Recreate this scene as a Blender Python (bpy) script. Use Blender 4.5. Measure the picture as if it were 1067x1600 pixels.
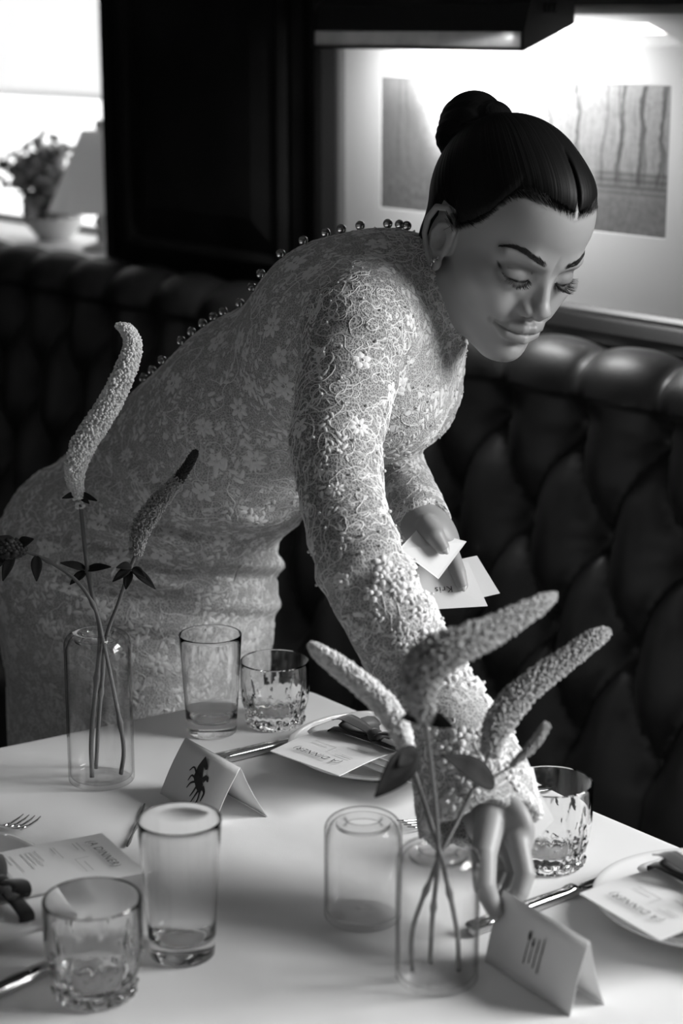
import bpy, bmesh, math, random
import numpy as np
from mathutils import Vector, Matrix

for _o in list(bpy.data.objects): bpy.data.objects.remove(_o)
scene = bpy.context.scene
COL = scene.collection
rng = np.random.default_rng(7)
random.seed(7)

# ------------------------------------------------------------------ camera
FPX, HORIZON, CAM_H, TABLE_Z = 3000.0, 40.0, 1.53, 0.75
PITCH = math.atan((800 - HORIZON) / FPX)
CP, SP = math.cos(PITCH), math.sin(PITCH)
cam_data = bpy.data.cameras.new('camera')
cam_data.sensor_fit = 'VERTICAL'; cam_data.sensor_height = 36.0
cam_data.lens = 36.0 * FPX / 1600.0
cam_data.clip_start = 0.05
cam_data.dof.use_dof = True
cam_data.dof.focus_distance = 2.0
cam_data.dof.aperture_fstop = 4.2
cam = bpy.data.objects.new('camera', cam_data); COL.objects.link(cam)
YAW = math.atan2(.77789, .62839)                          # the panelled wall runs along world x; the camera looks across it
CAM_XY = np.array([1.91465, -1.91489])
cam.location = (CAM_XY[0], CAM_XY[1], CAM_H)
cam.rotation_euler = (math.pi / 2 - PITCH, 0, YAW)
scene.camera = cam

# ------------------------------------------------------------------ world, daylight, exposure
world = bpy.data.worlds.new('world'); scene.world = world; world.use_nodes = True
bg = world.node_tree.nodes['Background']
bg.inputs[0].default_value = (1, 1, 1, 1); bg.inputs[1].default_value = 2.2
scene.view_settings.view_transform = 'Standard'
scene.view_settings.look = 'None'
scene.view_settings.gamma = 1.0
scene.view_settings.use_curve_mapping = False
scene.view_settings.exposure = 0.1
scene.cycles.use_denoising = True
scene.cycles.max_bounces = 14
scene.cycles.transmission_bounces = 12
scene.cycles.transparent_max_bounces = 12
scene.cycles.sample_clamp_indirect = 6.0

D1 = np.array([-1., 0, 0]); D2 = np.array([0, 1., 0]); B0 = np.zeros(3)
def W(s, n, z):
    """room point: s along the panelled wall (towards the near right), n out of it into the room, z up"""
    return B0 - D1 * s - D2 * n + np.array([0, 0, z])
WALL_N = -0.16
def area_light(name, loc, target, sx, sy, power, spread=math.pi):
    d = bpy.data.lights.new(name, 'AREA'); d.shape = 'RECTANGLE'; d.size = sx; d.size_y = sy; d.energy = power; d.spread = spread
    o = bpy.data.objects.new(name, d); COL.objects.link(o); o.location = loc
    o.rotation_euler = (Vector(target) - Vector(loc)).to_track_quat('-Z', 'Y').to_euler()
    return o
# daylight entering through the side window (beyond the right of the picture)
area_light('daylight_side_window_offscreen', W(2.95, -1.00, 2.45), W(.55, .83, 0.95), 2.6, 2.0, 440)
# ------------------------------------------------------------------ helpers
CY, SY = math.cos(YAW), math.sin(YAW)
ROTZ = np.array([[CY, -SY, 0], [SY, CY, 0], [0, 0, 1.]])
def from_cam(p):
    """point given as (right, forward, height) from where the viewer stands -> room point"""
    return ROTZ @ np.asarray(p, float) + np.array([CAM_XY[0], CAM_XY[1], 0.])
def at(x, y, d):
    """point seen at pixel (x, y) of the 1067x1600 frame, d metres along the optical axis"""
    u, v = (x - 533.5) / FPX, (y - 800) / FPX
    return from_cam([u * d, (CP - v * SP) * d, CAM_H - (SP + v * CP) * d])
def on_table(x, y, z=TABLE_Z):
    v = (y - 800) / FPX
    d = (CAM_H - z) / (SP + v * CP)
    return at(x, y, d)

def grey(v): return (v, v, v, 1)
def mat(name, col, rough=.5, metal=0., spec=.5, bump=0., bscale=50., vary=0., vscale=8., sheen=0., coat=0., trans=0., ior=1.45):
    m = bpy.data.materials.new(name); m.use_nodes = True
    nt = m.node_tree; b = nt.nodes['Principled BSDF']
    b.inputs['Base Color'].default_value = grey(col); b.inputs['Roughness'].default_value = rough
    b.inputs['Metallic'].default_value = metal; b.inputs['Specular IOR Level'].default_value = spec
    b.inputs['IOR'].default_value = ior
    if sheen: b.inputs['Sheen Weight'].default_value = sheen
    if coat: b.inputs['Coat Weight'].default_value = coat; b.inputs['Coat Roughness'].default_value = .1
    if trans: b.inputs['Transmission Weight'].default_value = trans
    tc = nt.nodes.new('ShaderNodeTexCoord')
    if vary:
        n = nt.nodes.new('ShaderNodeTexNoise'); n.inputs['Scale'].default_value = vscale; n.inputs['Detail'].default_value = 5
        nt.links.new(tc.outputs['Object'], n.inputs['Vector'])
        mr = nt.nodes.new('ShaderNodeMapRange'); mr.inputs[1].default_value = .3; mr.inputs[2].default_value = .7
        mr.inputs[3].default_value = max(0, col * (1 - vary)); mr.inputs[4].default_value = min(1, col * (1 + vary))
        nt.links.new(n.outputs['Fac'], mr.inputs[0]); nt.links.new(mr.outputs[0], b.inputs['Base Color'])
    if bump:
        n = nt.nodes.new('ShaderNodeTexNoise'); n.inputs['Scale'].default_value = bscale; n.inputs['Detail'].default_value = 4
        nt.links.new(tc.outputs['Object'], n.inputs['Vector'])
        bp = nt.nodes.new('ShaderNodeBump'); bp.inputs['Strength'].default_value = bump; bp.inputs['Distance'].default_value = .002
        nt.links.new(n.outputs['Fac'], bp.inputs['Height']); nt.links.new(bp.outputs[0], b.inputs['Normal'])
    return m
def glass_mat(name, tint=.98, rough=0., ior=1.45):
    m = bpy.data.materials.new(name); m.use_nodes = True
    nt = m.node_tree; nt.nodes.clear()
    out = nt.nodes.new('ShaderNodeOutputMaterial'); g = nt.nodes.new('ShaderNodeBsdfGlass')
    g.inputs['Color'].default_value = grey(tint); g.inputs['Roughness'].default_value = rough; g.inputs['IOR'].default_value = ior
    nt.links.new(g.outputs[0], out.inputs[0]); return m

class MB:
    """collects polygons; build() links them as one mesh object"""
    def __init__(self): self.v = []; self.f = []; self.n = 0
    def add(self, verts, faces):
        verts = np.asarray(verts, float).reshape(-1, 3)
        k = self.n; self.v.append(verts); self.f += [tuple(i + k for i in f) for f in faces]; self.n += len(verts); return self
    def box(self, c, h, ax=None):
        ax = np.eye(3) if ax is None else np.asarray(ax, float)
        s = np.array([[x, y, z] for x in (-1, 1) for y in (-1, 1) for z in (-1, 1)], float) * np.asarray(h)
        return self.add(s @ ax + np.asarray(c), [(0, 1, 3, 2), (4, 6, 7, 5), (0, 4, 5, 1), (2, 3, 7, 6), (0, 2, 6, 4), (1, 5, 7, 3)])
    def prism(self, pts, offs):
        """closed polygon pts swept by vector offs"""
        pts = np.asarray(pts, float); n = len(pts)
        fs = [tuple(range(n))[::-1], tuple(range(n, 2 * n))] + [(i, (i + 1) % n, n + (i + 1) % n, n + i) for i in range(n)]
        return self.add(np.vstack([pts, pts + np.asarray(offs)]), fs)
    def lathe(self, prof, seg=48, c=(0, 0, 0), rfun=None):
        prof = np.asarray(prof, float); th = np.arange(seg) * 2 * math.pi / seg
        R, Z = prof[:, 0][:, None], prof[:, 1][:, None]
        RR = R * np.ones((1, seg)) if rfun is None else rfun(R, Z, th[None, :])
        V = np.stack([RR * np.cos(th), RR * np.sin(th), Z * np.ones((1, seg))], -1).reshape(-1, 3) + np.asarray(c)
        fs = []
        for i in range(len(prof) - 1):
            for j in range(seg):
                a, b = i * seg + j, i * seg + (j + 1) % seg
                fs.append((a, b, b + seg, a + seg))
        return self.add(V, fs)
    def tube(self, pts, rad, seg=8, cap=True):
        pts = np.asarray(pts, float); n = len(pts); rad = np.broadcast_to(np.asarray(rad, float), (n,))
        t = np.gradient(pts, axis=0); t /= np.linalg.norm(t, axis=1)[:, None] + 1e-12
        a = np.array([0, 0, 1.]) if abs(t[0, 2]) < .9 else np.array([1., 0, 0])
        V = []
        for i in range(n):
            a = a - t[i] * (a @ t[i]); a /= np.linalg.norm(a) + 1e-12
            b = np.cross(t[i], a); th = np.arange(seg) * 2 * math.pi / seg
            V.append(pts[i] + rad[i] * (np.cos(th)[:, None] * a + np.sin(th)[:, None] * b))
        fs = [(i * seg + j, i * seg + (j + 1) % seg, (i + 1) * seg + (j + 1) % seg, (i + 1) * seg + j) for i in range(n - 1) for j in range(seg)]
        if cap: fs += [tuple(range(seg))[::-1], tuple(range((n - 1) * seg, n * seg))]
        return self.add(np.vstack(V), fs)
    def grid(self, V, closed_u=False):
        V = np.asarray(V, float); nu, nv = V.shape[:2]
        fs = [(i * nv + j, (i + 1) % nu * nv + j, (i + 1) % nu * nv + j + 1, i * nv + j + 1) for i in range(nu if closed_u else nu - 1) for j in range(nv - 1)]
        return self.add(V.reshape(-1, 3), fs)
    def ball(self, c, r, seg=10, rings=6):
        th = np.linspace(0, math.pi, rings + 1)
        r = np.broadcast_to(np.asarray(r, float), (3,))
        i0 = self.n
        ph = np.arange(seg) * 2 * math.pi / seg
        V = np.stack([np.sin(th)[:, None] * np.cos(ph), np.sin(th)[:, None] * np.sin(ph), np.cos(th)[:, None] * np.ones(seg)], -1).reshape(-1, 3)
        return self.add(V * r + np.asarray(c), [(i * seg + j, (i + 1) * seg + j, (i + 1) * seg + (j + 1) % seg, i * seg + (j + 1) % seg) for i in range(rings) for j in range(seg)])
    def mesh(self, name, smooth=False, angle=None, merge=True):
        me = bpy.data.meshes.new(name)
        me.from_pydata(np.vstack(self.v).tolist(), [], self.f)
        bm = bmesh.new(); bm.from_mesh(me)
        if merge: bmesh.ops.remove_doubles(bm, verts=bm.verts, dist=1e-6)
        bmesh.ops.recalc_face_normals(bm, faces=bm.faces)
        bm.to_mesh(me); bm.free()
        if smooth:
            me.shade_smooth()
            if angle: me.set_sharp_from_angle(angle=angle)
        me.update(); return me
    def build(self, name, material, parent=None, smooth=False, angle=None, origin=None, merge=True):
        me = self.mesh(name, smooth, angle, merge)
        if origin is not None: me.transform(Matrix.Translation(-Vector(origin)))
        return link(name, me, material, parent, origin)
def link(name, me, material=None, parent=None, origin=None):
    o = bpy.data.objects.new(name, me); COL.objects.link(o)
    if material is not None and not me.materials: me.materials.append(material)
    if origin is not None: o.location = origin
    if parent is not None:
        o.parent = parent
        if origin is not None: o.location = Vector(origin) - world_loc(parent)
        else: o.location = -world_loc(parent)
    return o
def world_loc(o):
    l = Vector((0, 0, 0))
    while o is not None: l = l + o.location; o = o.parent
    return l
def tag(o, label=None, cat=None, group=None, kind=None):
    if label: o['label'] = label
    if cat: o['category'] = cat
    if group: o['group'] = group
    if kind: o['kind'] = kind
    return o
def empty(name, loc, label, cat, group=None):
    o = bpy.data.objects.new(name, None); o.empty_display_size = .05; COL.objects.link(o); o.location = loc
    return tag(o, label, cat, group)
def bevel(o, w, seg=2):
    m = o.modifiers.new('bevel', 'BEVEL'); m.width = w; m.segments = seg; m.limit_method = 'ANGLE'; m.angle_limit = .6; return o
def spline(pts, n):
    """Catmull-Rom through pts"""
    P = np.asarray(pts, float); P = np.vstack([2 * P[0] - P[1], P, 2 * P[-1] - P[-2]]); m = len(P) - 3
    out = []
    for t in np.linspace(0, m - 1e-9, n):
        i = int(t); u = t - i; a, b, c, d = P[i:i + 4]
        out.append(.5 * ((2 * b) + (c - a) * u + (2 * a - 5 * b + 4 * c - d) * u * u + (3 * b - a - 3 * c + d) * u ** 3))
    return np.array(out)
# ------------------------------------------------------------------ the room
AX = np.stack([-D1, -D2, np.array([0, 0, 1.])])        # rows: s, n, z axes of the wall frame
def wbox(mb, s0, s1, n0, n1, z0, z1):
    return mb.box(W((s0 + s1) / 2, (n0 + n1) / 2, (z0 + z1) / 2), ((s1 - s0) / 2, (n1 - n0) / 2, (z1 - z0) / 2), AX)
M_wood = mat('dark_stained_wood', .016, .7, spec=.10, bump=.25, bscale=30, vary=.35, vscale=6)
M_plaster = mat('dim_plaster', .34, .85)
M_ceiling = mat('ceiling_paint', .52, .9)
M_floor = mat('dark_floorboards', .05, .45, vary=.3, vscale=5)
M_white = mat('white_paint', .75, .5)
WIN1 = (-3.05, -1.392, 1.06, 2.35); WIN2 = (1.06, 2.70, 1.06, 2.34)
SMIN, SMAX, NMAX, ZTOP = -3.4, 3.3, 3.3, 2.7
TH = .34
w = MB()
wbox(w, SMIN, SMAX, WALL_N - TH, WALL_N, 0, 1.06)
wbox(w, SMIN, SMAX, WALL_N - TH, WALL_N, 2.35, ZTOP)
wbox(w, SMIN, WIN1[0], WALL_N - TH, WALL_N, 1.06, 2.35)
wbox(w, WIN1[1], WIN2[0], WALL_N - TH, WALL_N, 1.06, 2.35)
wbox(w, WIN2[1], SMAX, WALL_N - TH, WALL_N, 1.06, 2.35)
wall_right = tag(w.build('wall_right', M_wood, merge=False), 'dark wood panelled wall behind the leather banquette', kind='structure')
w = MB(); wbox(w, SMIN, SMAX, NMAX, NMAX + .1, 0, ZTOP); tag(w.build('wall_near', M_plaster), 'plain wall behind the viewer', kind='structure')
w = MB(); wbox(w, SMIN - .1, SMIN, WALL_N - TH, NMAX, 0, ZTOP)
tag(w.build('wall_far', M_wood, merge=False), 'dark far end wall of the room', kind='structure')
w = MB(); wbox(w, SMAX, SMAX + .1, WALL_N - TH, NMAX, 0, ZTOP); tag(w.build('wall_end', M_plaster), 'plain end wall of the room', kind='structure')
w = MB(); wbox(w, SMIN, SMAX, WALL_N - TH, NMAX, -.1, 0); tag(w.build('floor', M_floor), 'dark wooden floor', kind='structure')
w = MB(); wbox(w, SMIN, SMAX, WALL_N - TH, NMAX, ZTOP, ZTOP + .1); tag(w.build('ceiling', M_ceiling), 'pale ceiling', kind='structure')

# raised wall panels: bevelled field inside a bead moulding
def raised_panel(s0, s1, z0, z1):
    ins, dep = .085, .022
    p = MB()
    def ring(a, n): return [W(s0 + a, n, z0 + a), W(s1 - a, n, z0 + a), W(s1 - a, n, z1 - a), W(s0 + a, n, z1 - a)]
    rings = [ring(0, WALL_N + .001), ring(0, WALL_N + .014), ring(.012, WALL_N + .020), ring(.024, WALL_N + .014), ring(.026, WALL_N + .004),
             ring(ins, WALL_N + dep), ring(ins + .004, WALL_N + dep + .001)]
    V = np.array(rings).reshape(-1, 3); fs = []
    for i in range(len(rings) - 1):
        for j in range(4): fs.append((i * 4 + j, i * 4 + (j + 1) % 4, (i + 1) * 4 + (j + 1) % 4, (i + 1) * 4 + j))
    k = (len(rings) - 1) * 4; fs.append((k, k + 1, k + 2, k + 3)); fs.append((3, 2, 1, 0))
    p.add(V, fs); o = p.build('wall_panel', M_wood, wall_right); return o
raised_panel(-1.312, -.795, 1.105, 2.45)
raised_panel(.30, 1.02, 1.30, 2.45)
raised_panel(2.78, 3.25, 1.105, 2.45)
p = MB(); wbox(p, -1.392, -1.36, WALL_N, WALL_N + .012, 1.06, 2.45); p.build('window_casing', M_wood, wall_right)
p = MB(); wbox(p, -.775, -.745, WALL_N, WALL_N + .012, 1.06, 2.45); p.build('stile_bead', M_wood, wall_right)

# windows
M_pane = bpy.data.materials.new('window_pane_glass'); M_pane.use_nodes = True
def pane_nodes(m, gloss=.03, power=5, edge=None):
    """thin clear pane: transparent, with a reflection that grows towards grazing angles"""
    nt = m.node_tree; nt.nodes.clear()
    out = nt.nodes.new('ShaderNodeOutputMaterial'); mx = nt.nodes.new('ShaderNodeMixShader'); tr = nt.nodes.new('ShaderNodeBsdfTransparent')
    gl = nt.nodes.new('ShaderNodeBsdfGlossy'); gl.inputs['Roughness'].default_value = gloss
    lw = nt.nodes.new('ShaderNodeLayerWeight'); lw.inputs[0].default_value = .5
    pw = nt.nodes.new('ShaderNodeMath'); pw.operation = 'POWER'; pw.inputs[1].default_value = power
    ma = nt.nodes.new('ShaderNodeMath'); ma.operation = 'MULTIPLY_ADD'; ma.inputs[1].default_value = .9; ma.inputs[2].default_value = .04
    tr.inputs[0].default_value = grey(.98)
    nt.links.new(lw.outputs['Facing'], pw.inputs[0]); nt.links.new(pw.outputs[0], ma.inputs[0]); nt.links.new(ma.outputs[0], mx.inputs[0])
    if edge is not None:                                  # the wall is seen end-on near the outline, so it absorbs more there
        mr = nt.nodes.new('ShaderNodeMapRange'); mr.interpolation_type = 'SMOOTHSTEP'; mr.inputs[1].default_value = .55; mr.inputs[2].default_value = 1.; mr.inputs[3].default_value = .985; mr.inputs[4].default_value = edge
        nt.links.new(lw.outputs['Facing'], mr.inputs[0]); nt.links.new(mr.outputs[0], tr.inputs[0])
    nt.links.new(tr.outputs[0], mx.inputs[1]); nt.links.new(gl.outputs[0], mx.inputs[2]); nt.links.new(mx.outputs[0], out.inputs[0])
pane_nodes(M_pane)
M_frame = mat('window_frame_wood', .10, .5)
def window(name, s0, s1, z0, z1, nf, label, mull):
    f = MB(); w_ = .05
    wbox(f, s0, s0 + w_, nf, nf + .04, z0, z1); wbox(f, s1 - w_, s1, nf, nf + .04, z0, z1)
    wbox(f, s0 + w_, s1 - w_, nf, nf + .04, z0, z0 + w_ * .3); wbox(f, s0 + w_, s1 - w_, nf, nf + .04, z1 - w_, z1)
    o = tag(f.build(name, M_frame, merge=False), label, kind='structure')
    for m in mull:
        q = MB(); wbox(q, m - .015, m + .015, nf + .005, nf + .035, z0 + w_ * .3, z1 - w_); q.build('mullion', M_frame, o)
    edges = [s0 + w_] + list(mull) + [s1 - w_]
    for a, b in zip(edges[:-1], edges[1:]):
        q = MB(); wbox(q, a + .001, b - .001, nf + .016, nf + .020, z0 + w_ * .3, z1 - w_); q.build('window_pane', M_pane, o)
    q = MB(); wbox(q, s0, s1, WALL_N - TH, WALL_N, z0 - .02, z0 + .003); q.build('window_sill', M_white, o)
    return o
win1 = window('window_1', *WIN1, WALL_N - .32, 'overexposed window at the far end of the banquette', [-2.62])
win2 = window('window_2', *WIN2, WALL_N - .20, 'bright side window that lights the dinner table', [1.88])
# roller blind drawn part way down the far window
M_blind = mat('blind_fabric', .8, .9, trans=0.)
def blind_nodes(m):
    nt = m.node_tree; b = nt.nodes['Principled BSDF']; out = nt.nodes['Material Output']
    t = nt.nodes.new('ShaderNodeBsdfTranslucent'); t.inputs[0].default_value = grey(.9); mx = nt.nodes.new('ShaderNodeMixShader'); mx.inputs[0].default_value = .75
    nt.links.new(b.outputs[0], mx.inputs[1]); nt.links.new(t.outputs[0], mx.inputs[2]); nt.links.new(mx.outputs[0], out.inputs[0])
blind_nodes(M_blind)
q = MB(); wbox(q, WIN1[0] + .01, WIN1[1] - .055, WALL_N - .275, WALL_N - .272, 1.375, 2.34); bl = q.build('roller_blind', M_blind)
tag(bl, 'pale roller blind half drawn over the bright far window', 'blind')
q = MB(); wbox(q, WIN1[0] + .01, WIN1[1] - .055, WALL_N - .28, WALL_N - .267, 1.368, 1.378); q.build('bottom_bar', M_blind, bl)

# ------------------------------------------------------------------ banquette
M_leather = mat('dark_leather', .022, .42, spec=.5, bump=.10, bscale=220, vary=.2, vscale=14)
PIT, ROW = .155, .145
def tuft(s, z):
    q = (s - .035) / PIT; r = (z - .98) / ROW
    a, b = q + r / 2, q - r / 2
    pil = (np.abs(np.sin(math.pi * a)) * np.abs(np.sin(math.pi * b))) ** .42
    # nearest button
    rr = np.round(np.minimum(r, 0)); qq = np.round(q - (rr % 2) * .5) + (rr % 2) * .5
    db = np.sqrt(((q - qq) * PIT) ** 2 + ((r - rr) * ROW) ** 2)
    ang = np.arctan2((r - rr) * ROW, (q - qq) * PIT)
    dim = np.exp(-(db / .020) ** 2)
    wrk = np.cos(ang * 9 + 3 * q) * np.exp(-((db - .028) / .016) ** 2) * .05
    low = .72 * pil + .28 * (1 - np.exp(-(db / .05) ** 2)) - .25 * dim + wrk
    top = .45 + .55 * np.abs(np.sin(math.pi * q)) ** .55
    k = np.clip(r / .55, 0, 1); k = k * k * (3 - 2 * k)
    k2 = np.where(r > 0, k, 0)
    h = low * (1 - k2) + (top - .2 * dim) * k2
    f = np.clip((-2.75 - r) / .5, 0, 1)           # below the last row: vertical pleats down to the seat
    low2 = .35 + .65 * np.abs(np.sin(math.pi * (q + .5))) ** .5
    return h * (1 - f) + low2 * f
BS0, BS1 = -3.0, 1.55
S = np.arange(BS0, BS1 + 1e-6, PIT / 18)
prof = []                                               # (n, z, outward n, outward z, tuft z)
for z in np.linspace(.43, 1.02, 66): prof.append(((.98 - z) * .17 - .012, z, .985, .17, z))
for a in np.linspace(8, 96, 18):
    prof.append((-.085 + .073 * math.cos(math.radians(a)), 1.012 + .073 * math.sin(math.radians(a)), math.cos(math.radians(a)), math.sin(math.radians(a)), 1.02 + a / 88 * .10))
prof.append((-.115, 1.076, 0, 1, 1.13)); prof.append((-.1235, 1.062, 0, .3, 1.14)); prof.append((-.1235, .95, 0, 0, 1.14))
prof = np.array(prof)
SS, TZ_ = np.meshgrid(S, prof[:, 4], indexing='ij')
Hh = tuft(SS, TZ_) * .062 - .048
amp = np.clip((1.165 - TZ_) / .07, 0.3, 1)
Nn = prof[:, 0][None] + Hh * amp * prof[:, 2][None]; Zz = prof[:, 1][None] + Hh * amp * .85 * prof[:, 3][None]
V = B0 - SS[..., None] * D1 - Nn[..., None] * D2; V[..., 2] = Zz
banq = empty('banquette', W(-.6, .2, 0), 'long dark leather banquette with deep button tufted back along the panelled wall', 'banquette')
g = MB(); g.grid(V); g.build('tufted_back', M_leather, banq, smooth=True, merge=False)
g = MB(); wbox(g, BS0, BS1, .04, .43, .30, .45); bevel(g.build('seat_cushion', M_leather, banq), .03, 4)
g = MB(); wbox(g, BS0, BS1, .02, .40, .0, .30); g.build('plinth', M_wood, banq)
g = MB(); wbox(g, BS0, BS1, -.155, -.125, .0, 1.05); g.build('back_board', M_wood, banq)
btn = MB(); btn.ball((0, 0, 0), (.0125, .005, .0125), 14, 8); btn_me = btn.mesh('button', True); btn_me.materials.append(M_leather)
ang_w = math.atan2(-D1[1], -D1[0])
for r in range(4):
    z = .98 - r * ROW; off = .5 * (r % 2)
    for k in range(-14, 4):
        s = .035 + (k + off) * PIT
        if s < -2.1: continue
        b = link('button', btn_me, None, banq)
        h = float(tuft(np.array([s]), np.array([z]))[0]) * .062 - .048
        b.location = Vector(W(s, (.98 - z) * .17 - .012 + h + .003, z)) - banq.location; b.rotation_euler = (0, 0, ang_w)

# ------------------------------------------------------------------ framed print
M_frame_blk = mat('black_lacquer_frame', .012, .22, spec=.6)
M_fillet = mat('dull_gilt_fillet', .22, .35, metal=.7)
M_mat = mat('mat_board', .72, .9, bump=.05, bscale=300)
pic = empty('framed_print', W(-.231, WALL_N, 1.07), 'wide framed woodland print in white mat and black frame', 'picture')
PS0, PS1, PZ0, PZ1 = -.638, .176, 1.126, 1.548
fr_prof = [(0, .004, 0), (0, .012, 0), (.006, .016, 1), (.012, .014, 1), (.030, .030, 1), (.048, .034, 1), (.060, .026, 1), (.060, 0, 1)]
def frame_ring(e, n): return [W(PS0 - e, WALL_N + n, PZ0 - e), W(PS1 + e, WALL_N + n, PZ0 - e), W(PS1 + e, WALL_N + n, PZ1 + e), W(PS0 - e, WALL_N + n, PZ1 + e)]
def ring_mesh(rings):
    m = MB(); Vv = np.array(rings).reshape(-1, 3); fs = []
    for i in range(len(rings) - 1):
        for j in range(4): fs.append((i * 4 + j, i * 4 + (j + 1) % 4, (i + 1) * 4 + (j + 1) % 4, (i + 1) * 4 + j))
    return m.add(Vv, fs)
ring_mesh([frame_ring(e, n) for e, n, _ in [(.010, .002, 0), (.010, .018, 0), (.014, .021, 0), (.030, .032, 0), (.046, .034, 0), (.056, .026, 0), (.056, 0, 0)]]).build('frame', M_frame_blk, pic)
ring_mesh([frame_ring(e, n) for e, n in [(-.002, .006), (-.002, .013), (.004, .017), (.0105, .017), (.0105, .004)]]).build('fillet', M_fillet, pic)
QS0, QS1, QZ0, QZ1 = -.545, .082, 1.237, 1.449
def quad_face(mb, s0, s1, z0, z1, n): return mb.add([W(s0, n, z0), W(s1, n, z0), W(s1, n, z1), W(s0, n, z1)], [(0, 1, 2, 3)])
m = MB()                                                # mat board with its window cut out
e = .004
m.add([W(PS0 - e, WALL_N + .006, PZ0 - e), W(PS1 + e, WALL_N + .006, PZ0 - e), W(PS1 + e, WALL_N + .006, PZ1 + e), W(PS0 - e, WALL_N + .006, PZ1 + e),
       W(QS0, WALL_N + .006, QZ0), W(QS1, WALL_N + .006, QZ0), W(QS1, WALL_N + .006, QZ1), W(QS0, WALL_N + .006, QZ1),
       W(QS0 + .001, WALL_N + .0045, QZ0 + .001), W(QS1 - .001, WALL_N + .0045, QZ0 + .001), W(QS1 - .001, WALL_N + .0045, QZ1 - .001), W(QS0 + .001, WALL_N + .0045, QZ1 - .001)],
      [(0, 1, 5, 4), (1, 2, 6, 5), (2, 3, 7, 6), (3, 0, 4, 7), (4, 5, 9, 8), (5, 6, 10, 9), (6, 7, 11, 10), (7, 4, 8, 11)])
m.build('mat_board', M_mat, pic)
def uv_quad(name, corners, material, parent):
    me = bpy.data.meshes.new(name); me.from_pydata([tuple(c) for c in corners], [], [(0, 1, 2, 3)])
    uv = me.uv_layers.new(name='UVMap')
    for i, c in enumerate([(0, 0), (1, 0), (1, 1), (0, 1)]): uv.data[i].uv = c
    return link(name, me, material, parent)

class NG:
    """tiny node-graph writer for greyscale procedural prints"""
    def __init__(self, m): self.nt = m.node_tree; self.L = self.nt.links.new
    def val(self, x, inp):
        if isinstance(x, (int, float)): inp.default_value = x
        else: self.L(x, inp)
    def m(self, op, a, b=0., c=0.):
        n = self.nt.nodes.new('ShaderNodeMath'); n.operation = op
        self.val(a, n.inputs[0]); self.val(b, n.inputs[1]); self.val(c, n.inputs[2]); return n.outputs[0]
    def sm(self, x, a, b, lo=0., hi=1.):
        n = self.nt.nodes.new('ShaderNodeMapRange'); n.interpolation_type = 'SMOOTHSTEP'
        self.val(x, n.inputs[0]); self.val(a, n.inputs[1]); self.val(b, n.inputs[2]); self.val(lo, n.inputs[3]); self.val(hi, n.inputs[4]); return n.outputs[0]
    def noise(self, vec, scale, detail=4, rough=.6):
        n = self.nt.nodes.new('ShaderNodeTexNoise'); n.inputs['Scale'].default_value = scale; n.inputs['Detail'].default_value = detail; n.inputs['Roughness'].default_value = rough
        self.L(vec, n.inputs['Vector']); return n.outputs['Fac']
    def scale(self, vec, x, y, z=1.):
        n = self.nt.nodes.new('ShaderNodeMapping'); n.inputs['Scale'].default_value = (x, y, z); self.L(vec, n.inputs['Vector']); return n.outputs[0]
    def mix(self, f, a, b):                             # scalar mix
        n = self.nt.nodes.new('ShaderNodeMix'); self.val(f, n.inputs[0]); self.val(a, n.inputs[2]); self.val(b, n.inputs[3]); return n.outputs[0]
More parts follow.
